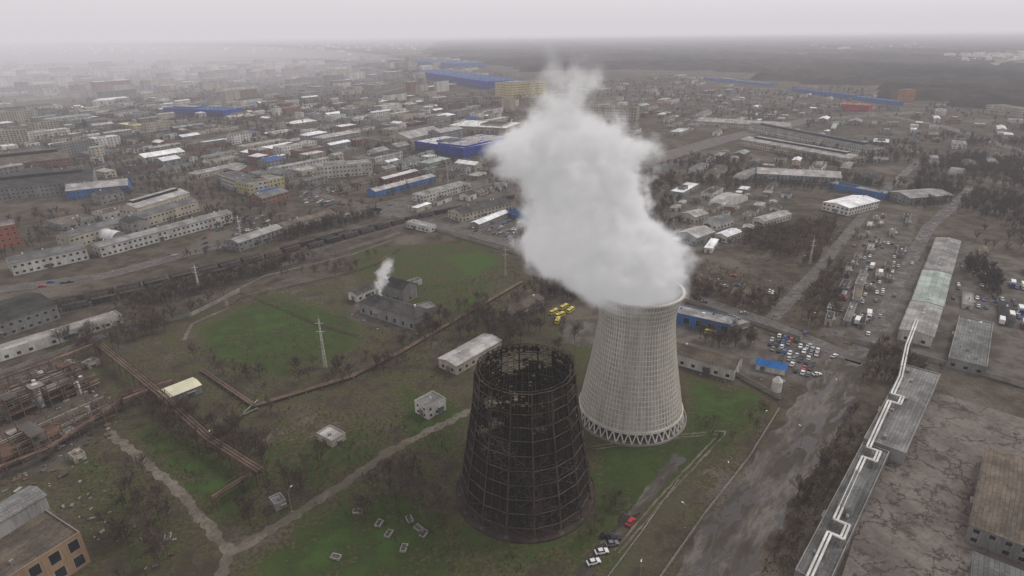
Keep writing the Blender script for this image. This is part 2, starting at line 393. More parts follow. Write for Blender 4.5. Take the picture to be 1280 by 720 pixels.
rp=GP([(800,205),(900,175),(1010,150),(1150,140)])
ribbon('railway_ballast',rp,34,.06,M_ball,jit=1,step=20)
for o in range(-14,15,4): ribbon('railway_rail',rp,.9,.1,M_rail,off=o,mk=False,th=.18,step=20)
# ------------------------------------------------------------------ towers
CT=G(787,516); DT=G(657,612)
mark([CT+Vector((math.cos(a)*26,math.sin(a)*26,0)) for a in np.linspace(0,6.28,16,endpoint=False)])
mark([DT+Vector((math.cos(a)*28,math.sin(a)*28,0)) for a in np.linspace(0,6.28,16,endpoint=False)])
mark(poly([(682,378),(738,378),(738,412),(676,412)]))
m=bpy.data.materials.new('tower_concrete_panels'); t=NT(m); tc=t.n('ShaderNodeTexCoord').outputs['Object']
st=t.n('ShaderNodeMapping',Vector=tc,Scale=(1,1,.1)).outputs[0]
a=t.ramp(t.noise(st,.35,6,.65),.42,.62); b=t.ramp(t.noise(tc,.9,6,.7),.4,.7); c4=t.ramp(t.noise(st,.12,5,.6),.5,.62)
col=t.mix(a,(.45,.43,.375),(.33,.312,.27)); col=t.mix(t.math('MULTIPLY',b,.5),col,(.21,.195,.162)); col=t.mix(t.math('MULTIPLY',c4,.3),col,(.2,.185,.15)); t.out(col,.9); M_tower=m
M_rib=surf('tower_concrete_ribs',(.6,.58,.52),(.44,.42,.37),rnd=0,streak=True)
M_inner_dark=surf('tower_inner_dark',(.09,.085,.075),(.05,.047,.042),rnd=0)
def RT_(z):
    zs=[4.5,12,20,28,36,43,48,52,55.5,57.5]; rs=[21.3,19.9,18.4,17.0,15.8,15.0,14.9,15.4,16.5,17.2]
    return float(np.interp(z,zs,rs))
zs=[4.5+i*53/52 for i in range(53)]; rad=np.array([RT_(z) for z in zs]); rad=np.convolve(np.pad(rad,3,'edge'),np.ones(7)/7,'valid'); rad[0]=21.3; rad[-1]=17.0
b=MB(); N=88
def cyl(r,a,z): return (r*math.cos(a),r*math.sin(a),z)
def loft(prs,N,mm,inv=False):
    i=len(b.v); k=b.mi(mm)
    for r,z in prs:
        for j in range(N): b.v.append(cyl(r,2*math.pi*j/N,z))
    for s in range(len(prs)-1):
        for j in range(N):
            j2=(j+1)%N; f=(i+s*N+j,i+s*N+j2,i+(s+1)*N+j2,i+(s+1)*N+j); b.f.append(f[::-1] if inv else f); b.m.append(k)
loft(list(zip(rad,zs)),N,M_tower); loft([(r-.5,z) for r,z in zip(rad,zs)],N,M_inner_dark,True)
loft([(rad[-1]-.5,57.5),(rad[-1]+.6,57.5),(rad[-1]+.6,57.0),(rad[-1]-.0,57.0)],N,M_rib,True)
loft([(rad[0]-.6,4.5),(rad[0]+.35,4.3),(rad[0]+.35,5.4),(rad[0],5.4)],N,M_rib)
for j in range(N):
    a=2*math.pi*j/N; da=.14
    for s in range(0,52,2):
        r1,z1,r2,z2=rad[s],zs[s],rad[s+2],zs[s+2]
        w1,w2=da/r1,da/r2
        b.face([cyl(r1+.2,a-w1,z1),cyl(r1+.2,a+w1,z1),cyl(r2+.2,a+w2,z2),cyl(r2+.2,a-w2,z2)],M_rib)
        b.face([cyl(r1,a-w1,z1),cyl(r1+.2,a-w1,z1),cyl(r2+.2,a-w2,z2),cyl(r2,a-w2,z2)],M_rib)
        b.face([cyl(r1+.2,a+w1,z1),cyl(r1,a+w1,z1),cyl(r2,a+w2,z2),cyl(r2+.2,a+w2,z2)],M_rib)
for s in range(1,52,2):
    r,z=rad[s],zs[s]; loft([(r,z-.16),(r+.14,z-.16),(r+.14,z+.16),(r,z+.16)],N,M_rib)
for j in range(44):
    a0=2*math.pi*j/44; a1=2*math.pi*(j+1)/44; am=(a0+a1)/2
    b.tube(cyl(22.2,a0,0),cyl(21.2,am,4.6),.3,.3,5,M_rib); b.tube(cyl(22.2,a1,0),cyl(21.2,am,4.6),.3,.3,5,M_rib)
loft([(20.2,-.2),(20.2,4.8)],44,M_inner_dark)  # dark cylinder, paints the shade inside the tower behind the columns
loft([(23.4,-.3),(23.4,.9),(23.0,.9),(23.0,.3),(20.2,.3)],N,M_conc)
b.build('concrete_cooling_tower',(CT.x,CT.y,0))
# dark lattice tower
m=bpy.data.materials.new('tower_charred_cladding'); t=NT(m); tc=t.n('ShaderNodeTexCoord').outputs['Object']
st=t.n('ShaderNodeMapping',Vector=tc,Scale=(1,1,.25)).outputs[0]
a=t.ramp(t.noise(st,.3,6,.7),.4,.65); bb=t.ramp(t.noise(tc,1.6,5,.75),.5,.66); cch=t.ramp(t.noise(st,.16,6,.7),.53,.63)
col=t.mix(a,(.010,.009,.008),(.022,.018,.0155)); col=t.mix(t.math('MULTIPLY',bb,.7),col,(.05,.04,.032)); col=t.mix(t.math('MULTIPLY',cch,.6),col,(.068,.053,.042)); t.out(col,.9,spec=.05); M_clad=m
M_lat=surf('tower_lattice_steel',(.09,.074,.062),(.04,.033,.028),rnd=0,spec=.05)
b=MB(); NS=16; HT=50.0
def RD(z): return float(np.interp(z,[0,20,40,HT],[23.4,20.3,17.0,16.2]))
lv=[0,4,9,14,19,24,29,34,38.5,43,46.5,HT]
def pt(j,z,dr=0,f=0.0):
    a0=2*math.pi*(j%NS)/NS; a1=2*math.pi*((j+1)%NS)/NS; r=RD(z)+dr
    p=Vector(cyl(r,a0,z)); q=Vector(cyl(r,a1,z)); return p.lerp(q,f)
holes=[(rng.uniform(0,NS),rng.uniform(4,48),rng.uniform(.3,1.0),rng.uniform(1.5,5)) for _ in range(34)]
ja=((math.atan2(-1,-.35)/(2*math.pi))*NS)%NS
holes+=[(ja,24,.75,5.5),(ja+.4,17,.55,4),(ja+1.6,9,.5,2.5),(ja-.4,31,.5,2),(ja+2.2,20,.4,2),(ja+1.5,37,.6,1.5)]
for j in range(NS):
    for i in range(len(lv)-1):
        b.tube(pt(j,lv[i],.12),pt(j,lv[i+1],.12),.3,.3,4,M_lat)
        b.tube(pt(j,lv[i+1],.1),pt(j+1,lv[i+1],.1),.2,.2,4,M_lat)
        b.tube(pt(j,lv[i+1],-1.3),pt(j+1,lv[i+1],-1.3),.12,.12,4,M_lat)
        b.tube(pt(j,lv[i],-.3),pt(j+1,lv[i+1],-.3),.11,.11,4,M_lat); b.tube(pt(j+1,lv[i],-.3),pt(j,lv[i+1],-.3),.11,.11,4,M_lat)
        for f in(.33,.67): b.tube(pt(j,lv[i],.06,f),pt(j,lv[i+1],.06,f),.06,.06,4,M_lat)
    NR=58
    for r in range(NR):
        z1=4.2+(HT-4.6)*r/NR; z2=4.2+(HT-4.6)*(r+.97)/NR
        for c in range(6):
            cf=(j+(c+.5)/6); dead=False
            for (hj,hz,hw,hh) in holes:
                dj=min(abs(cf-hj),NS-abs(cf-hj))
                if (dj/hw)**2+((z1-hz)/hh)**2<1+rng.uniform(-.45,.45): dead=True
            pr=.04+(.25 if z1<9 else 0)+(.22 if z1>HT-5 else 0)
            if dead or rng.random()<pr: continue
            e=rng.uniform(-.07,.07); f0,f1=c/6+.006,(c+1)/6-.006
            b.face([pt(j,z1,-.1+e,f0),pt(j,z1,-.1+e,f1),pt(j,z2,-.1+e,f1),pt(j,z2,-.1+e,f0)],M_clad)
for j in range(NS):
    p=pt(j,0); b.rbox(p.x,p.y,-.2,1.2,1.2,.6,math.atan2(p.y,p.x),M_concd)
    b.tube(pt(j,6),Vector((0,0,7)),.15,.15,4,M_lat)
    for k in range(1,4):
        p0=pt(j,3); b.tube(p0.lerp(Vector((0,0,3)),k*.22),pt(j+1,3).lerp(Vector((0,0,3)),k*.22),.12,.12,4,M_lat)
loft([(0.1,.35),(24.6,.35),(24.6,.6),(25.0,.6),(25.0,-.3)],NS*2,M_steel,True)  # dark basin floor and deck bars, added so the inside looks dark
for k in range(-10,11):
    y=k*1.8; xw=math.sqrt(max(0,20.5**2-y*y)); b.tube((-xw,y,6.4),(xw,y,6.4),.35,.35,4,M_clad); b.tube((y,-xw,5.8),(y,xw,5.8),.3,.3,4,M_clad)
b.build('derelict_lattice_cooling_tower',(DT.x,DT.y,0),.1)
# ------------------------------------------------------------------ key buildings
bl=bld
bl('brick_workshop',(0,728),(100,665),36,12,W_tan,R_brown,'flat',z=12,fl=2,step=4.2,ww=2.8,wh=3.6)
bl('rooftop_hall',(-60,700),(60,628),9,17,W_grey,R_grey,'gable',z=14,fl=2,win=True)
bl('transformer_house',(535,525),(558,512),8.5,6,W_white,R_grey,'flat',fl=2,step=2.8,ww=1.1,wh=1.1)
bl('brick_shed',(416,560),(433,549),9.5,3.2,W_beige,R_light,'flat',win=False)
bl('long_storage_building',(571,469),(627,436),12,5,W_beige,R_light,'gable',pitch=.1,step=4.5)
bl('pump_house',(450,391),(520,414),14,7,W_grey,R_dark,'hip',pitch=.28,step=6,fl=1,wh=2.5)
bl('pump_house_annex',(478,372),(505,380),12,9,W_grey,R_dark,'gable',pitch=.3,step=6,fl=1)
bl('pump_house_annex',(500,403),(545,392),9,4.5,W_grey,R_grey,'flat',step=6)
bl('garage',(447,378),(470,368),8,5,W_white,R_dark,'gable')
bl('gatehouse',(514,360),(528,355),5,3.5,W_white,R_grey)
bl('storage_shed',(640,404),(680,382),9,5,W_grey,R_brown,'gable')
bl('blue_walled_garage',(835,402),(912,420),12,6.5,W_sky,R_light,'flat',fl=1,step=6,ww=3.4,wh=3.6)
bl('garage_annex',(912,421),(936,415),12,6,W_grey,R_light,'flat')
bl('white_workshop',(832,452),(916,476),14,6,W_white,R_brown,'gable',step=5)
bl('cream_roofed_shed',(208,498),(251,481),9.5,4,W_grey,R_cream,'gable',z=4,pitch=.08,win=False)
bl('gallery_building',(990,728),(1075,566),-9,5,W_grey,R_grey,'flat',step=7)
bl('gallery_building',(1076,562),(1128,468),-14,5.5,W_grey,R_grey,'flat',step=7)
bl('ribbed_roof_hall',(1213,655),(1232,560),-60,7,W_grey,R_brown,'gable',z=7,pitch=.06)
bl('ribbed_roof_hall',(1205,790),(1218,690),-60,6,W_grey,R_grey,'gable',z=6,pitch=.06)
L0=[(1120,425),(1136,388),(1151,348),(1168,306)]
for p,q,r in zip(L0[:-1],L0[1:],(R_light,R_green,R_light)): bl('long_warehouse',(p[0]+1,p[1]-1),q,-15,6,W_white,r,'gable',pitch=.07,step=5)
bl('dark_roofed_store',(1182,458),(1196,405),-15,5,W_grey,R_grey,'flat')
bl('white_roofed_warehouse',(1027,262),(1060,270),46,7,W_white,R_white,'gable',pitch=.08)
bl('grey_warehouse',(1108,248),(1136,257),46,7,W_grey,R_light,'gable',pitch=.08)
bl('blue_store',(1035,236),(1105,250),14,6,W_sky,R_light)
bl('hangar',(915,226),(932,229),55,8,W_grey,R_light,'arch'); bl('hangar',(945,226),(1050,232),26,8,W_grey,R_light,'gable'); bl('hangar',(885,258),(905,262),45,8,W_white,R_light,'arch')
bl('rail_depot',(925,182),(1060,208),30,9,W_beige,R_light,'monitor',pitch=.1); bl('rail_depot',(933,163),(1085,195),26,9,W_white,R_grey,'monitor',pitch=.1)
bl('rail_depot',(870,157),(985,165),30,8,W_beige,R_light,'gable')
bl('silo_shed',(1183,222),(1200,224),28,9,W_grey,R_light,'arch')
bl('house',(850,275),(868,280),18,6,W_beige,R_light,'gable'); bl('house',(878,283),(896,288),22,6,W_white,R_grey,'gable'); bl('store',(845,300),(870,307),24,6,W_grey,R_light,'gable')
bl('store',(893,300),(908,304),20,5,W_white,R_white,'gable'); bl('store',(940,280),(955,284),38,5,W_white,R_light,'gable')
bl('blue_retail_hall',(519,188),(580,198),58,13,W_blue,R_white,'flat',fl=2,step=9,ww=4,wh=3)
bl('blue_retail_hall',(582,197),(634,184),48,15,W_blue,R_light,'flat',fl=2,step=8,ww=4,wh=3)
bl('retail_hall',(485,178),(512,181),80,9,W_beige,R_light,'gable'); bl('retail_hall',(560,166),(632,170),70,12,W_beige,R_white,'flat')
bl('blue_factory',(516,96),(608,112),120,22,W_blue,R_blue,'flat',fl=2,step=14,ww=8,wh=4); bl('blue_factory',(515,82),(570,86),160,22,W_sky,R_blue,'flat',fl=2,step=14)
bl('yellow_office_block',(636,124),(684,120),60,36,W_yel,R_grey,'flat',fl=6,step=5,ww=3)
bl('panel_office_block',(666,142),(728,137),30,30,W_beige,R_grey,'flat',fl=7,step=5,ww=3); bl('panel_office_block',(712,148),(795,152),22,24,W_beige,R_brown,'flat',fl=5,step=5,ww=3)
bl('white_factory',(397,224),(466,218),22,14,W_white,R_light,'flat',fl=3,step=4)
bl('office_building',(275,232),(313,245),20,13,W_white,R_grey,'flat',fl=3,step=4,ww=2.4); bl('office_building',(314,245),(357,235),24,12,W_yel,R_light,'flat',fl=3,step=4)
bl('store',(530,254),(589,237),16,7,W_white,R_light,'flat'); bl('store',(578,278),(640,262),20,7,W_beige,R_dark,'gable'); bl('kiosk_building',(508,284),(536,291),9,5,W_white,R_light)
bl('market_hall',(470,247),(545,227),14,6,W_sky,R_light,'gable'); bl('market_hall',(430,240),(500,222),14,6,W_beige,R_brown,'gable'); bl('market_hall',(655,277),(635,270),-26,6,W_sky,R_grey,'gable')
bl('hangar',(-45,440),(76,398),34,9,W_grey,R_dark,'gable',pitch=.1); bl('long_low_building',(-30,462),(155,404),9,5.5,W_white,R_light,'flat',step=5)
bl('factory_row',(18,345),(112,324),17,9,W_white,R_grey,'gable',fl=2); bl('factory_row',(128,322),(292,277),14,8,W_white,R_light,'gable',fl=2)
bl('factory_row',(90,312),(250,264),16,10,W_beige,R_grey,'gable',fl=2); bl('factory_row',(175,277),(240,256),22,12,W_beige,R_light,'monitor',fl=2)
bl('arched_store',(115,300),(142,306),12,9,W_grey,R_white,'arch'); bl('red_brick_building',(-60,322),(28,306),20,17,W_red,R_grey,'flat',fl=4)
bl('blue_sided_hall',(85,250),(162,242),28,9,W_sky,R_light,'gable'); bl('industrial_hall',(-60,258),(120,238),60,12,W_grey,R_dark,'monitor',pitch=.1); bl('industrial_hall',(-60,225),(90,208),50,11,W_brick,R_brown,'monitor')
bl('hangar',(300,315),(355,295),14,7,W_grey,R_light,'gable'); bl('hangar',(355,292),(420,274),12,6,W_beige,R_brown,'gable')
for (a,c) in (((-20,185),(38,180)),((40,172),(78,168)),((-30,160),(50,152))): bl('apartment_block',a,c,14,22,W_beige,R_grey,'flat',fl=7,step=4,ww=2)
bl('apartment_block',(75,198),(122,190),14,18,W_grey,R_grey,'flat',fl=5); bl('blue_warehouse',(205,142),(280,146),50,12,W_blue,R_blue,'flat'); bl('yellow_store',(148,160),(168,163),20,8,W_yel,R_cream,'flat')
bl('red_store',(1050,138),(1085,140),40,12,surf('wall_red_cladding',(.35,.04,.04)),R_rust,'flat'); bl('orange_tower_block',(1130,128),(1142,127),18,26,surf('wall_orange_cladding',(.42,.2,.08)),R_grey,'flat',fl=8)
bl('blue_logistics_hall',(990,114),(1120,132),18,8,W_sky,R_blue,'flat',win=False); bl('blue_logistics_hall',(880,100),(960,108),22,8,W_sky,R_grey,'flat',win=False)
bl('school_block',(1230,142),(1275,148),30,16,W_beige,R_grey,'flat',fl=4)
for u,v in((95,580),(60,565),(90,475),(180,500),(112,462),(345,640)):
    bl('small_shed',(u,v),(u+14,v-7),5,3,random.choice((W_grey,W_beige,W_brick)),random.choice((R_grey,R_brown)),'flat',win=False)
print('explicit',time.time()-T0)
def crackmat():
    m=bpy.data.materials.new('concrete_yard_cracked'); t=NT(m); tc=t.n('ShaderNodeTexCoord').outputs['Object']
    d=t.n('ShaderNodeTexNoise',Vector=tc,Scale=.15,Detail=6.0,Roughness=.7); dv=t.n('ShaderNodeVectorMath',{'operation':'MULTIPLY_ADD'},i0=d.outputs['Color'],i1=(13,13,13),i2=tc).outputs[0]
    vo=t.n('ShaderNodeTexVoronoi',{'feature':'DISTANCE_TO_EDGE'},Vector=dv,Scale=.1).outputs[0]
    cr=t.math('MULTIPLY',t.ramp(vo,.045,.01),t.ramp(t.noise(tc,.06,4),.38,.5)); a=t.ramp(t.noise(tc,.05,6,.65),.4,.62); b=t.ramp(t.noise(tc,.6,6,.7),.42,.68); g=t.ramp(t.noise(tc,.09,8,.75),.54,.62)
    br=t.n('ShaderNodeTexBrick',Vector=t.n('ShaderNodeMapping',Vector=tc,Rotation=(0,0,GA)).outputs[0],Color1=(1,1,1,1),Color2=(.86,.86,.86,1),Mortar=(.66,.64,.6,1),Scale=1.0,Mortar_Size=.06,Brick_Width=6.0,Row_Height=3.0)
    col=t.mix(a,(.18,.156,.136),(.12,.103,.089)); col=t.mix(1.0,col,br.outputs[0],'MULTIPLY'); col=t.mix(t.math('MULTIPLY',b,.5),col,(.07,.058,.049)); col=t.mix(t.math('MULTIPLY',cr,.85),col,(.028,.022,.017)); col=t.mix(t.math('MULTIPLY',g,.8),col,(.05,.04,.031))
    t.out(col,.85,b,bstr=.2,spec=.08); return m
M_yard=crackmat()
b=MB(); P=[G(1046,740),G(1090,600),G(1136,480),G(1300,530),G(1480,585),G(1480,800)]; b.prism([(p.x,p.y) for p in P],-.3,.25,M_conc,M_yard); b.build('concrete_yard'); mark(P)
# ------------------------------------------------------------------ pipelines
def pipeline(name,pts,r,m,sup=9,n=2,sm=M_conc,truss=False,sp=1.0):
    b=MB(); off=[(k-(n-1)/2)*sp for k in range(n)]
    for o in off:
        Q=[]
        for i,p in enumerate(pts):
            d=(pts[min(i+1,len(pts)-1)]-pts[max(i-1,0)]); nn=Vector((-d.y,d.x,0)); nn=nn.normalized() if nn.length>0 else nn; Q.append(p+nn*o)
        for p,q_ in zip(Q[:-1],Q[1:]): b.tube(p,q_,r,r,8,m,True)
    for p,q_ in zip(pts[:-1],pts[1:]):
        L=(q_-p).length; k=max(1,int(L/sup)); d=(q_-p).normalized(); nn=Vector((-d.y,d.x,0))
        for i in range(k+1):
            c=p.lerp(q_,i/k)
            if c.z<.8: continue
            for s in(-1,1):
                f=c+nn*s*(n*sp*.5+.2); b.tube((f.x,f.y,-.2),(f.x,f.y,c.z+(1.2 if truss else -r)),.16,.16,4,sm)
            a1=c-nn*(n*sp*.5+.3); a2=c+nn*(n*sp*.5+.3); b.tube((a1.x,a1.y,c.z-r-.1),(a2.x,a2.y,c.z-r-.1),.15,.15,4,sm)
            if truss and i<k:
                e=p.lerp(q_,(i+1)/k)
                for s in(-1,1):
                    w=nn*s*(n*sp*.5+.2); 
                    b.tube(c+w+Vector((0,0,1.2)),e+w+Vector((0,0,1.2)),.13,.13,4,sm); b.tube(c+w-Vector((0,0,r)),e+w-Vector((0,0,r)),.13,.13,4,sm)
                    b.tube(c+w-Vector((0,0,r)),e+w+Vector((0,0,1.2)),.09,.09,4,sm)
    b.build(name,smooth=False)
def PZ(l,z): return [G(u,v,z) for u,v in l]
pipeline('overhead_pipe_bridge',PZ([(122,428),(200,492),(262,548),(325,588)],6),.45,M_pipeb,8,3,M_rust,True,1.2)
pipeline('overhead_pipe_bridge',PZ([(325,588),(300,600),(266,622)],5),.4,M_pipeb,6,2,M_rust,True,1.3)
pipeline('overhead_pipe_bridge',PZ([(150,495),(215,475)],5),.4,M_pipeb,8,2,M_rust,True)
pipeline('overhead_pipe_bridge',PZ([(-20,590),(60,560),(150,500),(190,485)],5.5),.4,M_pipeb,8,2,M_rust,True)
pipeline('overhead_pipe_bridge',PZ([(122,428),(60,452),(-20,480)],6),.4,M_pipeb,8,2,M_rust,True)
pipeline('heating_pipeline',PZ([(252,462),(318,507),(440,470),(500,440),(560,405),(652,352)],1.1),.5,M_pipeb,7,2,M_conc,False,1.3)
pipeline('heating_pipeline',PZ([(300,365),(345,382),(400,405),(450,420)],1.0),.25,M_rust,7,1)
pipeline('heating_pipeline',PZ([(280,385),(300,372),(420,345),(470,330),(500,310)],1.2),.35,M_rust,7,1)
pipeline('heating_pipeline',PZ([(322,510),(300,520),(322,500)],1.0),.3,M_conc,7,1)
pa,pb=G(1012,720,7),G(1126,470,7); dd=(pb-pa).normalized(); LL=(pb-pa).length; nn=Vector((dd.y,-dd.x,0))*3.6; pts=[pa-dd*12]
for k in range(3):
    s=LL*(k+.45)/3; pts+=[pa+dd*s,pa+dd*s+nn,pa+dd*(s+7)+nn,pa+dd*(s+7)]
pts+=[pb,G(1134,432,7),G(1146,400,7)]
pipeline('white_steam_pipeline',pts,.38,M_galv,8,2,M_conc,False,1.1)
def wall(name,pts,h=2.3,m=M_conc):
    b=MB(); P=dens([Vector((p.x,p.y,0)) for p in pts],3.0)
    for p,q_ in zip(P[:-1],P[1:]):
        d=(q_-p).normalized(); n=Vector((-d.y,d.x,0))*.08
        hh=h+random.uniform(-.08,.08)
        b.prism([(p.x+n.x,p.y+n.y),(p.x-n.x,p.y-n.y),(q_.x-n.x,q_.y-n.y),(q_.x+n.x,q_.y+n.y)],0,hh,m)
        b.rbox(p.x,p.y,0,.3,.3,h+.15,math.atan2(d.y,d.x),m)
    b.build(name)
wall('concrete_fence',GP([(822,728),(880,645),(935,575),(974,512)]),1.4)
wall('concrete_fence',GP([(920,470),(975,500)]))
wall('concrete_fence',GP([(1066,428),(1140,446),(1224,468),(1400,520)]),2.6)
wall('concrete_fence',GP([(660,322),(560,293),(490,272)]))
wall('concrete_fence',GP([(640,300),(850,375),(1000,425)]),2.2)
wall('concrete_fence',GP([(300,345),(420,318),(500,293)]))
wall('concrete_fence',GP([(0,470),(120,425),(240,395),(300,365)]))
wall('concrete_kerb',GP([(742,745),(800,668),(848,600)]),.4)
def frame(name,u,v,L,D,h,nb):
    A=G(u,v); b=MB()
    for lvl in range(1,nb+1):
        z=h*lvl/nb
        for x in np.arange(0,L+.1,5): b.tube((x,0,z),(x,D,z),.16,.16,4,M_rust)
        for y in(0,D/2,D): b.tube((0,y,z),(L,y,z),.16,.16,4,M_rust)
        for x in np.arange(0,L-4,5):
            if random.random()<.35: b.box(x,0,z+.16,x+5,D*random.choice((.5,1)),z+.3,random.choice((M_concd,M_rust,M_conc)))
    for x in np.arange(0,L+.1,5):
        for y in(0,D/2,D): b.tube((x,y,-.2),(x,y,h+.6),.22,.22,4,M_pipeb)
        if x+5<=L+.1:
            b.tube((x,0,0),(x+5,0,h),.1,.1,4,M_rust)
    for i in range(6):
        x,y=random.uniform(2,L-2),random.uniform(1,D-1); r=random.uniform(.7,1.6); b.tube((x,y,0),(x,y,h*random.uniform(.5,1.1)),r,r,10,random.choice((M_conc,M_rust,M_concd,M_galv)),True)
    for i in range(10):
        y=random.uniform(0,D); z=random.uniform(1,h); b.tube((0,y,z),(L,y,z),.25,.25,6,random.choice((M_pipeb,M_conc)),True)
    b.box(-1.6,0,0,-.4,D*.9,.15,M_concd)
    for k in range(10): b.box(-1.6,D*.08*k,h*.1*k,-.4,D*.08*(k+1),h*.1*k+.1,M_rust)
    for x in np.arange(0,L-4,5): b.tube((x,0,h+1.3),(x+5,0,h+1.3),.06,.06,4,M_pipeb)
    mark(rect(A,E1,Vector((-E1.y,E1.x,0)),L,D,1)); b.build(name,A,GA)
frame('industrial_steel_frame',10,590,40,13,9,3); frame('industrial_steel_frame',-20,545,36,12,11,3); frame('industrial_steel_frame',85,500,14,8,6,2); frame('industrial_steel_frame',20,505,28,10,8,2); frame('industrial_steel_frame',-60,600,30,9,7,2)
def rubble(name,pl,n,smin,smax,mats):
    P=poly(pl); xs=[p[0] for p in P]; ys=[p[1] for p in P]; b=MB(); c=0
    while c<n:
        x=random.uniform(min(xs),max(xs)); y=random.uniform(min(ys),max(ys)); c+=.2
        if not inpoly(np.array([x]),np.array([y]),P)[0]: continue
        c+=.8; s=random.uniform(smin,smax)*random.uniform(.5,1); b.rbox(x,y,-.1,s,s*random.uniform(.2,.8),.1+s*random.uniform(.1,.4),random.uniform(0,3),random.choice(mats))
    b.build(name)
rubble('scrap_and_rubble',[(-40,620),(-40,470),(90,440),(160,520),(100,610)],500,.6,3,[M_concd,M_rust,M_conc,M_steel,M_conc])
rubble('scrap_and_rubble',[(60,640),(130,600),(240,680),(180,720)],110,.5,2,[M_concd,M_rust,M_conc])
rubble('scrap_and_rubble',[(425,400),(450,360),(540,395),(520,425)],140,.5,2,[M_conc,M_rust,M_concd])
rubble('scrap_and_rubble',[(1095,720),(1150,500),(1270,560),(1200,720)],60,.4,1.2,[M_concd,M_rust])
rubble('scrap_and_rubble',[(700,430),(740,420),(1000,480),(960,500)],120,.3,1.2,[M_concd,M_conc])
rubble('scrap_and_rubble',[(860,330),(1040,290),(1080,440),(960,420)],150,.8,3,[M_concd,M_conc,M_rust])
for u,v in((474,655),(486,668),(505,686),(523,661),(530,668),(420,697),(447,640),(512,650),(210,672)):
    p=G(u,v); b=MB()
    for (x0,y0,x1,y1) in((-1.6,-1,1.6,-.7),(-1.6,.7,1.6,1),(-1.6,-.7,-1.3,.7),(1.3,-.7,1.6,.7)): b.box(x0,y0,-.1,x1,y1,.7,M_conc)
    b.box(-1.3,-.7,-.1,1.3,.7,.2,M_concd); b.build('concrete_manhole',p,random.uniform(0,3))
# ------------------------------------------------------------------ masts, lamps
def mast(u,v,h,w=1.2):
    p=G(u,v); b=MB(); n=int(h/2)
    for i in range(n):
        z1,z2=h*i/n,h*(i+1)/n; a,c=w*(1-.7*i/n),w*(1-.7*(i+1)/n)
        cs=[(-1,-1),(1,-1),(1,1),(-1,1)]
        for k in range(4):
            x,y=cs[k]; X2,Y2=cs[(k+1)%4]
            b.tube((x*a/2,y*a/2,z1),(x*c/2,y*c/2,z2),.09,.09,4,M_galv); b.tube((x*a/2,y*a/2,z1),(X2*c/2,Y2*c/2,z2),.05,.05,3,M_galv)
    for z in(h*.75,h*.92): b.tube((-2,0,z),(2,0,z),.1,.1,4,M_galv)
    b.tube((0,0,h),(0,0,h+2.5),.06,.03,4,M_galv); b.build('lattice_mast',p)
mast(407,459,26); mast(632,345,20); mast(302,300,20); mast(560,230,25); mast(1012,330,18); mast(250,365,18)
b=MB(); b.tube((0,0,0),(0,0,9),.14,.09,6,M_conc); b.tube((0,0,9),(1.6,0,9.5),.06,.05,5,M_conc); b.box(1.4,-.18,9.42,2.3,.18,9.6,M_galv); b.box(-.3,-.3,-.1,.3,.3,.3,M_conc)
lampme=b.mesh('street_lamp')
for u,v in((856,660),(905,600),(800,725),(950,540),(1040,500),(1000,560),(545,300),(600,305),(700,335),(760,350),(380,240),(220,335),(330,300),(400,283),(150,355),(700,470),(270,560),(365,640),(1130,420),(1010,410)):
    put('street_lamp',lampme,G(u,v),random.uniform(0,6))
# ------------------------------------------------------------------ vehicles
def paint(n,c):
    m=bpy.data.materials.new(n); t=NT(m); tc=t.n('ShaderNodeTexCoord').outputs['Object']; t.out(t.mix(t.ramp(t.noise(tc,1.5,4),.4,.7),c,tuple(x*.75 for x in c)),.35,spec=.4); return m
paints=[paint('car_paint_white',(.65,.65,.64)),paint('car_paint_silver',(.36,.37,.38)),paint('car_paint_black',(.02,.02,.022)),paint('car_paint_red',(.4,.03,.03)),paint('car_paint_blue',(.04,.08,.25)),paint('car_paint_grey',(.15,.15,.16))]
P_yel=paint('bus_paint_yellow',(.62,.52,.08)); P_red=paint('truck_cab_red',(.35,.04,.03))
def wheels(b,xs,w,r):
    for x in xs:
        for y in(-w,w): b.tube((x,y-.12,r),(x,y+.12,r),r,r,10,M_black,True)
def carmesh(pm):
    b=MB()
    def loftx(prof,w0,w1,mm,zt):
        n=len(prof); L=[(x,-(w1 if z>zt else w0),z) for x,z in prof]; R=[(x,-y,z) for x,y,z in L]
        b.face(L,mm); b.face(R[::-1],mm)
        for i in range(n): j=(i+1)%n; b.face([L[i],R[i],R[j],L[j]],mm)
    loftx([(-2.15,.3),(2.15,.3),(2.2,.65),(1.95,.85),(.95,.95),(-1.6,1.0),(-2.15,.9),(-2.2,.6)],.88,.86,pm,.9)
    loftx([(1.0,.93),(.35,1.42),(-1.15,1.44),(-1.85,.98)],.8,.64,M_glass,1.2)
    b.box(-1.1,-.63,1.43,.33,.63,1.47,pm)
    for y in(-.7,.7):
        b.tube((-.35,y*1.1,.97),(-.35,y*.93,1.44),.05,.04,4,pm)
    b.box(2.16,-.7,.5,2.23,-.4,.68,M_frame); b.box(2.16,.4,.5,2.23,.7,.68,M_frame)
    wheels(b,(-1.35,1.35),.8,.33); return b.mesh('parked_car')
cars=[carmesh(p) for p in paints]
def truckmesh(cab,box):
    b=MB(); b.box(-4.2,-1.2,1.0,2.0,1.2,3.5,box); b.box(-4.3,-.5,.6,3.6,.5,.95,M_black)
    b.box(2.2,-1.15,.6,4.0,1.15,2.6,cab); b.box(3.98,-1.0,1.5,4.03,1.0,2.4,M_glass); b.box(2.5,-1.17,1.6,3.6,1.17,2.3,M_glass); b.box(2.3,-.9,2.58,3.4,.9,3.0,cab)
    wheels(b,(-3.3,-2.2,3.0),1.05,.5); return b.mesh('box_truck')
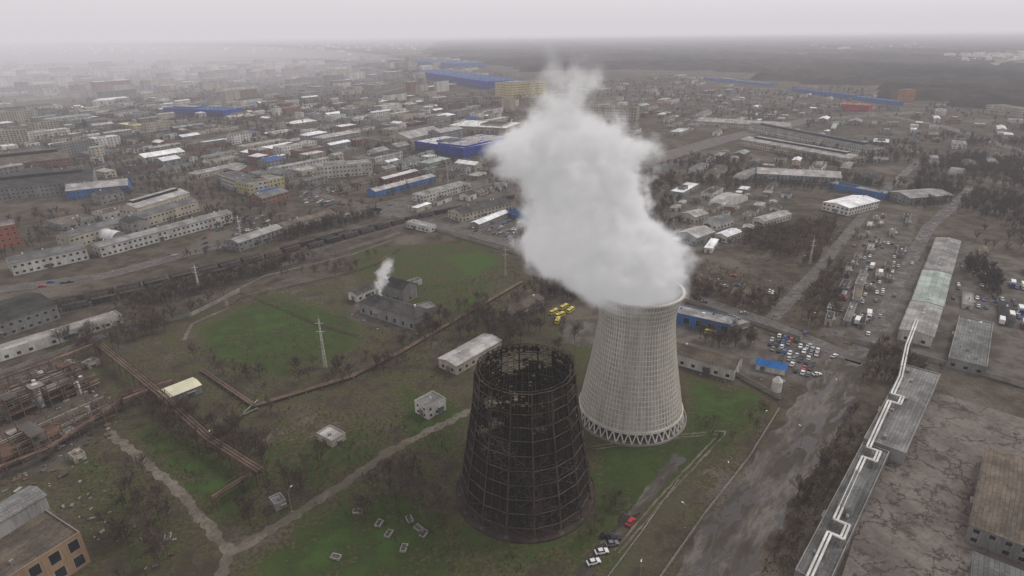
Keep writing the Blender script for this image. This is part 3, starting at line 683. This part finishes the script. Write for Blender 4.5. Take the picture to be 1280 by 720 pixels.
trucks=[truckmesh(paints[0],paints[0]),truckmesh(P_red,paints[1]),truckmesh(paints[4],paints[0])]
def busmesh(pm):
    b=MB(); b.box(-3.0,-1.0,.45,3.0,1.0,2.4,pm); b.box(-2.7,-.9,2.38,2.6,.9,2.52,pm); b.box(2.97,-.9,1.3,3.03,.9,2.2,M_glass); b.box(-3.03,-.8,1.5,-2.97,.8,2.2,M_glass)
    b.box(-1.2,-.5,2.5,.6,.5,2.75,M_frame)
    for k in range(5):
        x=-2.8+k*1.1
        for y in(-1.02,1.0): b.box(x,y,1.35,x+.9,y+.02,2.1,M_glass)
    wheels(b,(-2.0,2.0),.88,.42); return b.mesh('yellow_minibus')
bus=busmesh(P_yel)
def parkveh(l,n,kinds,name,ang=GA,sx=3.0,sy=6.5):
    P=poly(l); cx=sum(p[0] for p in P)/len(P); cy=sum(p[1] for p in P)/len(P)
    ex=Vector((math.cos(ang),math.sin(ang))); ey=Vector((-ex.y,ex.x)); K=[]
    for i in range(-25,26):
        for j in range(-18,19):
            x=cx+ex.x*i*sy+ey.x*j*sx; y=cy+ex.y*i*sy+ey.y*j*sx
            if inpoly(np.array([x]),np.array([y]),P)[0] and not isocc(x,y): K.append((x,y))
    random.shuffle(K)
    for x,y in K[:n]:
        w=[3,2,2,.6,1,2][:len(kinds)]
        put(name,random.choices(kinds,w)[0],(x+random.uniform(-.3,.3),y+random.uniform(-.6,.6),.06),ang+random.choice((0,math.pi))+random.uniform(-.07,.07))
for u,v,k,a in((788,654,3,.9),(752,691,0,.2),(742,704,0,.3),(765,681,5,.2),(768,675,2,.2),(759,671,2,.2),(1021,469,0,.1),(1043,446,0,.6),(1012,433,1,1),(1085,418,0,1),(1100,396,1,1),(1118,370,5,1),(1140,330,0,1),(930,392,1,2.8),(880,378,5,2.8)):
    put('parked_car',cars[k],G(u,v)+Vector((0,0,.06)),a)
parkveh([(958,430),(985,408),(1028,426),(1010,470),(972,458)],40,cars,'parked_car',sy=5.6,sx=2.7)
parkveh([(1200,325),(1275,340),(1275,400),(1190,380)],34,cars,'parked_car'); parkveh([(1195,330),(1280,350),(1280,420),(1235,430)],9,trucks,'box_truck',sx=5,sy=11)
parkveh([(1030,395),(1075,330),(1120,330),(1100,410)],6,trucks,'box_truck',sx=5,sy=11); parkveh([(1030,395),(1075,290),(1140,290),(1100,410)],44,cars,'parked_car')
parkveh([(590,262),(655,268),(655,306),(585,288)],40,cars,'parked_car'); parkveh([(370,232),(430,235),(430,262),(380,255)],40,cars,'parked_car'); parkveh([(240,285),(330,262),(340,285),(260,310)],30,cars,'parked_car')
parkveh([(860,330),(930,345),(1000,385),(960,392),(860,362)],10,cars,'parked_car',ang=GA-math.pi/2)
for k in range(18):
    f=k/18; p=GP([(-20,368),(130,345),(300,300),(470,262),(640,222)]); i=min(3,int(f*4)); q_=p[i].lerp(p[i+1],random.random()); d=p[i+1]-p[i]; n=Vector((-d.y,d.x,0)).normalized()*random.choice((-3,3)); put('moving_car',random.choice(cars),q_+n+Vector((0,0,.07)),math.atan2(d.y,d.x))
for u,v in((692,392),(700,396),(705,386),(713,390),(697,403)): put('yellow_minibus',bus,G(u,v)+Vector((0,0,.05)),GA-.05+random.uniform(-.35,.35))
for u,v in((850,375),(888,418)): put('yellow_minibus',bus,G(u,v)+Vector((0,0,.05)),GA-math.pi/2)
b=MB(); b.box(0,0,0,13,6,3,W_white); mt=surf('tarpaulin_blue',(.03,.15,.42),rnd=0)
b.face([(-.4,-.4,3),(13.4,-.4,3),(13.4,3,5),(-.4,3,5)],mt); b.face([(13.4,6.4,3),(-.4,6.4,3),(-.4,3,5),(13.4,3,5)],mt); b.face([(0,0,3),(0,6,3),(0,3,4.9)],W_white); b.face([(13,0,3),(13,6,3),(13,3,4.9)],W_white)
b.box(2,-.06,.2,4,-.01,2.4,M_door); b.build('blue_market_tent',G(944,462),GA-math.pi/2+.1)
p=G(970,488); b=MB(); b.tube((0,0,0),(0,0,5),2.2,2.2,14,M_galv,True); b.tube((0,0,5),(0,0,7.5),2.2,.4,14,M_galv); b.tube((3,2,0),(3,2,4),1.4,1.4,12,M_conc,True); b.build('storage_silo',p)
def wagon(body):
    wb=MB(); wb.box(-6.5,-1.4,1.1,6.5,1.4,3.9,body,R_dark); wb.box(-6.8,-1,.8,6.8,1,1.1,M_black)
    for x in(-6.5,-3.2,0,3.2,6.4): wb.box(x-.06,-1.46,1.1,x+.06,1.46,3.95,M_black)
    wheels(wb,(-5,-3.4,3.4,5),.76,.45); return wb.mesh('freight_wagon')
wms=[wagon(M_pipeb),wagon(M_concd),wagon(M_rust),wagon(M_steel),wagon(M_steel)]
def train(pts,off):
    tp=dens(GP(pts),14.2)
    for i,(p,q_) in enumerate(zip(tp[:-1],tp[1:])):
        if i%11==10: continue
        d=(q_-p).normalized(); n=Vector((-d.y,d.x,0)); put('freight_wagon',random.choice(wms),(p+q_)/2+n*off+Vector((0,0,.25)),math.atan2(d.y,d.x))
train([(0,400),(180,362),(330,325),(440,294)],4.5); train([(-100,425),(0,400),(180,362),(290,335)],-9); train([(380,311),(520,272),(640,247)],-4.5); train([(60,387),(180,362),(330,325),(480,283)],0)
# ------------------------------------------------------------------ procedural districts
def district(zone,pal_r,pal_w,lens,wids,hs,prob,gap=(5,16),merged=None,name='building',win=True,kinds=('flat','gable','gable','flat','hip')):
    P=poly(zone)
    pr=[p[0]*E1.x+p[1]*E1.y for p in P]; qr=[p[0]*E2.x+p[1]*E2.y for p in P]; q0=min(qr); cnt=0
    mb=MB() if merged else None
    while q0<max(qr):
        w=random.uniform(*wids); p0=min(pr)+random.uniform(0,20)
        while p0<max(pr):
            L=random.uniform(*lens)*random.choice((.5,.8,1,1.5)); sh=random.uniform(-4,4); A=E1*p0+E2*(q0+w+sh)
            W=w*random.uniform(.55,1)
            c=A+E1*L/2-E2*W/2
            if random.random()<prob and inpoly(np.array([c.x]),np.array([c.y]),P)[0]:
                R=rect(A,E1,-E2,L,W,.5)
                if free(R):
                    h=random.choice(hs)*random.uniform(.85,1.15); r=random.choice(pal_r); wl=random.choice(pal_w); cnt+=1
                    if merged:
                        mb.rbox(c.x,c.y,-.5,L,W,h+.5,GA,wl,r)
                        if random.random()<.3: mb.rbox(c.x,c.y,h-.1,L*.3,W*.3,random.uniform(1,3),GA,wl,r)
                        mark(rect(A,E1,-E2,L,W,2))
                    else: bworld(name,A,GA+random.gauss(0,.04),L,W,h,wl,r,random.choice(kinds),win=win,step=4.5,frame=False)
            p0+=L+random.uniform(*gap)
        q0+=w+random.uniform(*gap)*.8
    if merged: mb.build(merged)
    print(name,cnt,time.time()-T0)
RP=[R_grey,R_grey,R_light,R_light,R_brown,R_dark,R_dark,R_light,R_white,R_grey,R_green,R_brown,R_white,R_dark]; WP=[W_white,W_beige,W_grey,W_beige,W_grey,W_brick,W_white,W_grey]
district([(-150,330),(-150,150),(150,128),(560,128),(645,150),(655,232),(560,262),(440,260),(300,262),(100,330)],RP+RP+[R_blue],WP,(14,60),(11,30),(4,5,6,8,8,11,14),.68,name='industrial_building')
district([(660,240),(660,150),(830,120),(1000,118),(1280,165),(1430,200),(1430,250),(1150,225),(1000,245),(840,250)],RP,WP,(12,50),(9,20),(4,5,6,7),.48,gap=(7,24),name='warehouse_building')
district([(835,315),(835,248),(1000,235),(915,310)],RP+[R_white],WP,(7,20),(6,10),(3,4,5),.65,gap=(3,8),name='workshop_shed',win=False)
district([(1022,415),(1088,270),(1138,272),(1108,400)],[R_grey,R_grey,R_light,R_grey,R_brown,R_dark],[W_grey,W_beige,W_grey],(8,20),(4,6.5),(2.8,3.4),.75,gap=(1.5,5),name='lockup_garage',win=False,kinds=('flat',))
district([(430,262),(640,222),(655,305),(560,285)],RP,WP,(10,34),(6,12),(3.5,5,6),.6,gap=(4,10),name='market_stall_building',win=False)
district([(1200,400),(1215,310),(1300,320),(1430,390),(1430,450),(1240,440)],RP,WP,(8,22),(6,10),(3,5),.25,gap=(6,16),name='depot_shed',win=False)
FP=[R_grey,R_light,R_brown,R_white,R_light,R_grey,R_dark,R_grey,R_dark,R_brown]
district([(-250,152),(-250,66),(250,62),(560,66),(600,96),(650,118),(640,150),(400,128),(150,128)],FP,WP,(25,90),(16,40),(7,9,12,12,18,26),.38,gap=(10,45),merged='distant_city')
district([(660,122),(840,94),(1100,116),(1400,152),(1430,196),(1280,165),(1000,118),(830,120),(690,146)],FP,WP,(20,70),(12,30),(5,7,9),.38,gap=(15,50),merged='distant_city')
b=MB()
for cu,cv,nn_,su,sv in((1245,76,170,45,5),(600,49,60,90,3),(120,60,170,200,7),(420,58,100,120,6),(1100,60,30,60,3)):
    for i in range(nn_):
        p=G(random.gauss(cu,su*.6),max(46,random.gauss(cv,sv*.6))); s=random.uniform(20,55); b.rbox(p.x,p.y,-1,s,14+s*.1,random.choice((12,20,28)),random.choice((0,1,GA,GA+1.57)),random.choice((W_white,W_beige,R_white)),R_light)
b.build('distant_city')
# ------------------------------------------------------------------ trees
def tree_tpl(seed,h,levels,nb,thin,spread=.85):
    r=random.Random(seed); V=[];T=[]
    def seg(p,q,r1,r2,n=3):
        d=(q-p).normalized(); a=d.cross(Vector((.3,.2,1)) if abs(d.z)<.9 else Vector((1,.2,0))).normalized(); c=d.cross(a); i=len(V)
        for o,rr in((p,r1),(q,r2)):
            for j in range(n): t=6.2832*j/n; V.append(tuple(o+a*math.cos(t)*rr+c*math.sin(t)*rr))
        for j in range(n): k=(j+1)%n; T.append((i+j,i+k,i+n+k)); T.append((i+j,i+n+k,i+n+j))
    def sliver(p,q,w):
        s=(q-p).cross(Vector((r.uniform(-1,1),r.uniform(-1,1),r.uniform(-1,1)))).normalized()*w; i=len(V); V.extend([tuple(p+s),tuple(p-s),tuple(q)]); T.append((i,i+1,i+2))
    def grow(p,d,L,rad,lv):
        q=p+d*L
        if lv==0: sliver(p,q,thin); return
        seg(p,q,rad,rad*.55)
        for k in range(nb[lv]):
            f=r.uniform(.35,1); nd=(d+Vector((r.uniform(-1,1),r.uniform(-1,1),r.uniform(-.25,.8)))*spread).normalized(); grow(p.lerp(q,f),nd,L*r.uniform(.45,.72),rad*.45,lv-1)
    grow(Vector((0,0,-.2)),Vector((r.uniform(-.06,.06),r.uniform(-.06,.06),1)).normalized(),h*.55,h*.02,levels)
    V=np.array(V); V[:,2]*=h/max(V[:,2].max(),.1); return V,np.array(T)
near=[tree_tpl(i,12,3,[0,8,7,9],.042,1.05) for i in range(5)]
far=[tree_tpl(20+i,9,2,[0,12,11],.085,1.05) for i in range(5)]
vfar=[tree_tpl(40+i,10,2,[0,6,7],.3,1.1) for i in range(3)]
bush=[tree_tpl(60+i,1.6,2,[0,5,8],.045,1.3) for i in range(3)]
def batch(name,tpls,pts,sc,m):
    VV=[];TT=[];n=0
    for (x,y) in pts:
        V,T=random.choice(tpls); a=random.uniform(0,6.28); s=random.uniform(*sc); c,sn=math.cos(a),math.sin(a)
        W=np.empty_like(V); W[:,0]=(V[:,0]*c-V[:,1]*sn)*s+x; W[:,1]=(V[:,0]*sn+V[:,1]*c)*s+y; W[:,2]=V[:,2]*s
        VV.append(W); TT.append(T+n); n+=len(V)
    if VV: put(name,npmesh(name,np.vstack(VV),np.vstack(TT),[m]))
def scatter(pl,n,clump=True,k=1.0):
    P=poly(pl); xs=[p[0] for p in P]; ys=[p[1] for p in P]; out=[]; tries=0
    ph=[random.uniform(0,6) for _ in range(4)]
    while len(out)<n and tries<n*14:
        tries+=1; x=random.uniform(min(xs),max(xs)); y=random.uniform(min(ys),max(ys))
        if clump and math.sin(x*.045*k+ph[0])+math.sin(y*.05*k+ph[1])+math.sin((x+y)*.02*k+ph[2])<random.uniform(-1.2,.9): continue
        if isocc(x,y) or not inpoly(np.array([x]),np.array([y]),P)[0]: continue
        out.append((x,y))
    return out
nearme=[npmesh('bare_tree',V,T,[M_bark]) for V,T in near]
for pl,n,s in (([(60,540),(200,490),(330,560),(330,600),(180,540)],34,(.6,1.1)),([(100,640),(180,590),(250,700),(150,730)],26,(.6,1.1)),([(430,600),(560,570),(560,650),(450,650)],16,(.6,1.2)),
    ([(220,440),(340,500),(520,460),(560,420),(440,450),(300,470)],40,(.5,1.0)),([(300,620),(420,560),(360,660),(300,670)],18,(.6,1)),([(550,420),(700,360),(725,400),(600,450)],46,(.6,1.2)),
    ([(860,420),(960,430),(1020,420),(900,440)],18,(.6,1.1)),([(960,700),(1060,480),(1075,540),(1000,700)],26,(.5,.9)),([(700,640),(760,600),(780,640),(740,690)],8,(.4,.8)),([(880,560),(960,500),(960,540)],6,(.5,.8)),
    ([(480,410),(540,400),(620,370),(620,400),(540,430)],30,(.5,1)),([(60,430),(240,390),(300,360),(240,400),(120,450)],50,(.6,1.1)),([(690,420),(730,420),(720,480),(690,480)],12,(.7,1.2)),([(260,530),(340,515),(330,590),(280,570)],18,(.6,1.2)),([(330,350),(440,330),(500,310),(440,345)],16,(.5,.9))):
    for x,y in scatter(pl,n,False): put('bare_tree',random.choice(nearme),(x,y,0),random.uniform(0,6),random.uniform(*s))
for pl,n in (([(-20,420),(120,372),(330,322),(480,290),(480,300),(330,345),(200,385),(60,425)],330),([(860,380),(860,330),(950,290),(1050,275),(1020,330),(960,392)],700),([(660,345),(850,385),(830,400),(650,365)],160),
    ([(200,330),(330,290),(480,255),(480,270),(330,310)],200),([(1000,350),(1070,290),(1050,400),(1010,410)],120),([(1060,480),(1100,430),(1180,470),(1130,480)],70),([(640,300),(850,365),(850,340),(660,285)],160)):
    batch('tree_thicket',far,scatter(pl,n),(.5,1.15),M_bark)
for pl,n in (([(1130,250),(1160,200),(1300,190),(1450,240),(1450,330),(1230,320),(1170,280)],1300),([(820,240),(820,200),(1280,160),(1450,180),(1400,240),(1000,240)],1300),([(-150,340),(-150,140),(640,130),(655,250),(300,290)],2600),([(1180,300),(1230,290),(1260,400),(1200,330)],100),([(660,330),(660,200),(840,190),(860,360)],500)):
    batch('tree_thicket',far,scatter(pl,n),(.7,1.35),M_twig)
batch('distant_trees',vfar,scatter([(-250,140),(-250,64),(560,62),(660,110),(840,95),(1400,140),(1400,190),(640,140)],12000,k=.3),(.8,1.5),M_twig)
for pl,n in (([(60,600),(330,480),(560,520),(560,700),(300,700)],1100),([(560,560),(900,520),(820,720),(560,720)],300),([(950,720),(1060,470),(1080,560),(1010,720)],520),([(240,440),(640,330),(700,400),(480,520),(300,520)],700),([(860,330),(1060,280),(1060,430),(960,410)],700)):
    batch('scrub_vegetation',bush,scatter(pl,n),(.5,1.5),M_scrub)
# distant forest canopy
FPY=[tuple(G(*p))[:2] for p in((540,66),(640,84),(770,92),(900,88),(1100,112),(1290,138),(1500,165))]+[(14000,3500),(14000,15000),(-1500,15000),(-700,6500)]
ys=[900.]; 
while ys[-1]<15000: ys.append(ys[-1]+max(14,ys[-1]*.009))
xs=np.arange(-1500,14000,32.); fx,fy=np.meshgrid(xs,np.array(ys),indexing='ij')
fx=fx+rng.uniform(-12,12,fx.shape); fy=fy+rng.uniform(-5,5,fy.shape)
big=np.sin(fx*.0021+1)*np.sin(fy*.0013+2)+np.sin(fx*.0007-fy*.0009)
ins=inpoly(fx+90*np.sin(fy*.01)+60*np.sin(fy*.031),fy+110*np.sin(fx*.008)+70*np.sin(fx*.021),FPY)&(big>-1.45)
fz=rng.uniform(4,22,fx.shape)+3*np.sin(fx*.01); fz[~ins]=-3
idx=np.arange(fx.size).reshape(fx.shape); q=np.stack([idx[:-1,:-1],idx[1:,:-1],idx[1:,1:],idx[:-1,1:]],-1).reshape(-1,4)
keep=ins.ravel()[q].any(1); q=q[keep]; used=np.unique(q); mp=np.zeros(fx.size,int); mp[used]=np.arange(len(used))
fc=np.stack([fx.ravel()[used],fy.ravel()[used],fz.ravel()[used]],-1)
M_for=surf('forest_winter_canopy',(.05,.04,.034),(.01,.012,.011),scale=.0016,fine=.012,rnd=0,spec=0)
put('distant_forest',npmesh('distant_forest',fc,mp[q],[M_for]))
print('forest',time.time()-T0)
# ------------------------------------------------------------------ steam (OpenVDB grids made by geometry nodes)
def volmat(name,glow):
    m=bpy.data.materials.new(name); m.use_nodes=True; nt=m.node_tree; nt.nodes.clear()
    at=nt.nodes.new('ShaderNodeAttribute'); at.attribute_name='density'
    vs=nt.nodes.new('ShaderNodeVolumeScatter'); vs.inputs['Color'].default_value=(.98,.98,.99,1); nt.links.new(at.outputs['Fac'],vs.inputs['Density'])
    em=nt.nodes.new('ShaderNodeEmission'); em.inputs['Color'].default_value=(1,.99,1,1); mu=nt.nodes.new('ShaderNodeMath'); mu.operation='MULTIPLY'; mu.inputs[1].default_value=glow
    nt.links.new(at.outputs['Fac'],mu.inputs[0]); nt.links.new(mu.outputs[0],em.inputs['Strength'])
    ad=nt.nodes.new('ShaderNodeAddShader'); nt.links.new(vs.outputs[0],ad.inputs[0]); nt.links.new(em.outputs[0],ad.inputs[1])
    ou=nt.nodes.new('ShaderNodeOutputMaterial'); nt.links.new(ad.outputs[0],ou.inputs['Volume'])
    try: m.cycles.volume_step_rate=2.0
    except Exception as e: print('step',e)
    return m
M_vap=volmat('steam_vapour_glow',.2)     # added emission, imitates multiple-scattered light inside the cloud
def steam(name,spine,radii,amp,nscale,soft,dens_,res,pad):
    me=bpy.data.meshes.new(name); me.from_pydata([tuple(p) for p in spine],[(i,i+1) for i in range(len(spine)-1)],[]); o=put(name,me)
    m=M_vap
    g=bpy.data.node_groups.new(name,'GeometryNodeTree'); g.interface.new_socket('Geometry',in_out='INPUT',socket_type='NodeSocketGeometry'); g.interface.new_socket('Geometry',in_out='OUTPUT',socket_type='NodeSocketGeometry')
    N=g.nodes; Lk=g.links; gi=N.new('NodeGroupInput'); go=N.new('NodeGroupOutput')
    px=N.new('GeometryNodeProximity'); px.target_element='EDGES'; Lk.new(gi.outputs[0],px.inputs[0])
    pos=N.new('GeometryNodeInputPosition'); sx=N.new('ShaderNodeSeparateXYZ'); Lk.new(pos.outputs[0],sx.inputs[0])
    z0,z1=min(p.z for p in spine),max(p.z for p in spine)
    mr=N.new('ShaderNodeMapRange'); Lk.new(sx.outputs[2],mr.inputs[0]); mr.inputs[1].default_value=z0; mr.inputs[2].default_value=z1
    fc=N.new('ShaderNodeFloatCurve'); Lk.new(mr.outputs[0],fc.inputs['Value']); cu=fc.mapping.curves[0]; rm=max(radii)*1.05
    for i,(p,r) in enumerate(zip(spine,radii)):
        x=(p.z-z0)/(z1-z0); y=r/rm
        if i==0: cu.points[0].location=(x,y)
        elif i==len(spine)-1: cu.points[-1].location=(x,y)
        else: cu.points.new(x,y)
    fc.mapping.update()
    def mth(op,a,b=0.0,cl=False):
        n=N.new('ShaderNodeMath'); n.operation=op; n.use_clamp=cl
        for i,v in enumerate((a,b)):
            if isinstance(v,bpy.types.NodeSocket): Lk.new(v,n.inputs[i])
            else: n.inputs[i].default_value=v
        return n.outputs[0]
    R=mth('MULTIPLY',fc.outputs[0],rm)
    def noi(sc,de,ro,di=0):
        n=N.new('ShaderNodeTexNoise'); n.inputs['Scale'].default_value=sc; n.inputs['Detail'].default_value=de; n.inputs['Roughness'].default_value=ro; n.inputs['Distortion'].default_value=di; Lk.new(pos.outputs[0],n.inputs['Vector']); return n.outputs[0]
    grow_=mth('ADD',mth('MULTIPLY',mr.outputs[0],1.8),.3,cl=True)
    bil=mth('SUBTRACT',.55,mth('ABSOLUTE',mth('MULTIPLY',mth('SUBTRACT',noi(nscale*1.3,3,.5,.3),.5),5.0)))
    bi2=mth('SUBTRACT',.5,mth('ABSOLUTE',mth('MULTIPLY',mth('SUBTRACT',noi(nscale*3.2,4,.55,.4),.5),5.0)))
    nA=mth('MULTIPLY',mth('ADD',mth('MULTIPLY',bil,amp*1.2),mth('MULTIPLY',bi2,amp*.68)),grow_)
    nB=mth('MULTIPLY',mth('MULTIPLY',mth('SUBTRACT',noi(nscale*.6,3,.5),.5),amp*4.0),grow_)
    sd=mth('ADD',mth('SUBTRACT',R,px.outputs['Distance']),mth('ADD',nA,nB))
    fade=mth('SUBTRACT',1.0,mth('MULTIPLY',mth('POWER',mr.outputs[0],2.2),.96))
    d=mth('MULTIPLY',mth('POWER',mth('DIVIDE',sd,soft,cl=True),1.6),mth('MULTIPLY',fade,dens_))
    d=mth('MULTIPLY',d,mth('GREATER_THAN',sx.outputs[2],z0-2))
    vc=N.new('GeometryNodeVolumeCube'); Lk.new(d,vc.inputs['Density'])
    mn=[min(p[i] for p in spine)-pad for i in range(3)]; mx=[max(p[i] for p in spine)+pad for i in range(3)]; mn[2]=z0-1
    vc.inputs['Min'].default_value=mn; vc.inputs['Max'].default_value=mx
    for i,k in enumerate(('Resolution X','Resolution Y','Resolution Z')): vc.inputs[k].default_value=max(8,int((mx[i]-mn[i])/res))
    sm=N.new('GeometryNodeSetMaterial'); sm.inputs['Material'].default_value=m; Lk.new(vc.outputs[0],sm.inputs[0]); Lk.new(sm.outputs[0],go.inputs[0])
    md=o.modifiers.new('steam','NODES'); md.node_group=g; me.materials.append(m); return o
Yt=CT.y
sp=[atY(789,372,Yt),atY(779,345,Yt),atY(752,308,Yt),atY(735,268,Yt),atY(727,228,Yt),atY(725,190,Yt),atY(704,158,Yt),atY(696,125,Yt),atY(706,75,Yt)]
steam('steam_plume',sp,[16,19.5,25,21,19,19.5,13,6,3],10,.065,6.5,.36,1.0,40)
q0=G(475,372,8)
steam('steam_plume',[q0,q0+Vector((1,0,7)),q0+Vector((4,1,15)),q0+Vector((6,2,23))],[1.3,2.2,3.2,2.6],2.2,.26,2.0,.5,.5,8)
# ------------------------------------------------------------------ atmosphere haze: even absorption plus added emission standing in for scattered skylight
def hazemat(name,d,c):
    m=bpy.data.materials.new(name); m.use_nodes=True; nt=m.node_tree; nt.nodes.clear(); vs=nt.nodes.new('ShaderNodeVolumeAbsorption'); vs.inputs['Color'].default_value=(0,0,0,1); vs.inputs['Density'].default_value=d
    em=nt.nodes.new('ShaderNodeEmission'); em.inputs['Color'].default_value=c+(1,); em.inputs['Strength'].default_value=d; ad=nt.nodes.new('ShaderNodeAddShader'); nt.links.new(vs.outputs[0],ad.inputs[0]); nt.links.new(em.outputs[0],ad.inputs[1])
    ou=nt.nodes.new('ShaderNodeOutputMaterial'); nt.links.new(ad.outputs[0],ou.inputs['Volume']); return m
b=MB(); b.box(-26000,-4000,-20,26000,28000,420,M_conc); hz=b.build('sky_haze'); hz.data.materials.clear(); hz.data.materials.append(hazemat('haze_air_glow',.00013,(.67,.64,.68)))
sm_=hazemat('smog_air_glow',.0002,(.72,.69,.73))  # smog glows too: emission added in place of scattered light
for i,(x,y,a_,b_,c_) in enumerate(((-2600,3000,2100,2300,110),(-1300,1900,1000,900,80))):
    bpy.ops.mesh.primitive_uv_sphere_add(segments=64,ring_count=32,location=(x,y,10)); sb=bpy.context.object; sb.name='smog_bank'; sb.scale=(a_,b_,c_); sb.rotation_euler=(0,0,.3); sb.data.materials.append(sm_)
# ------------------------------------------------------------------ light
el,az=math.radians(48),math.radians(60)
w=bpy.data.worlds.new("World"); S.world=w; w.use_nodes=True; nt=w.node_tree; nt.nodes.clear()
sk=nt.nodes.new('ShaderNodeTexSky'); sk.sky_type='NISHITA'; sk.sun_disc=False; sk.sun_elevation=el; sk.sun_rotation=az; sk.air_density=1.0; sk.dust_density=4.0; sk.ozone_density=1
hs=nt.nodes.new('ShaderNodeHueSaturation'); hs.inputs['Saturation'].default_value=.1; nt.links.new(sk.outputs[0],hs.inputs['Color'])
mx=nt.nodes.new('ShaderNodeMix'); mx.data_type='RGBA'; mx.inputs[0].default_value=.78; nt.links.new(hs.outputs[0],mx.inputs[6]); mx.inputs[7].default_value=(6.2,5.85,6.0,1)   # overcast cloud deck
bg=nt.nodes.new('ShaderNodeBackground'); bg.inputs[1].default_value=.15; nt.links.new(mx.outputs[2],bg.inputs[0]); ow=nt.nodes.new('ShaderNodeOutputWorld'); nt.links.new(bg.outputs[0],ow.inputs[0])
sd=bpy.data.lights.new('sun','SUN'); sd.energy=1.5; sd.angle=math.radians(18); sd.color=(1,.97,.93); so=bpy.data.objects.new('sun',sd); COL.objects.link(so)
dv=Vector((math.sin(az)*math.cos(el),math.cos(az)*math.cos(el),math.sin(el))); so.rotation_euler=dv.to_track_quat('Z','Y').to_euler()
print('total',time.time()-T0,len(bpy.data.objects))
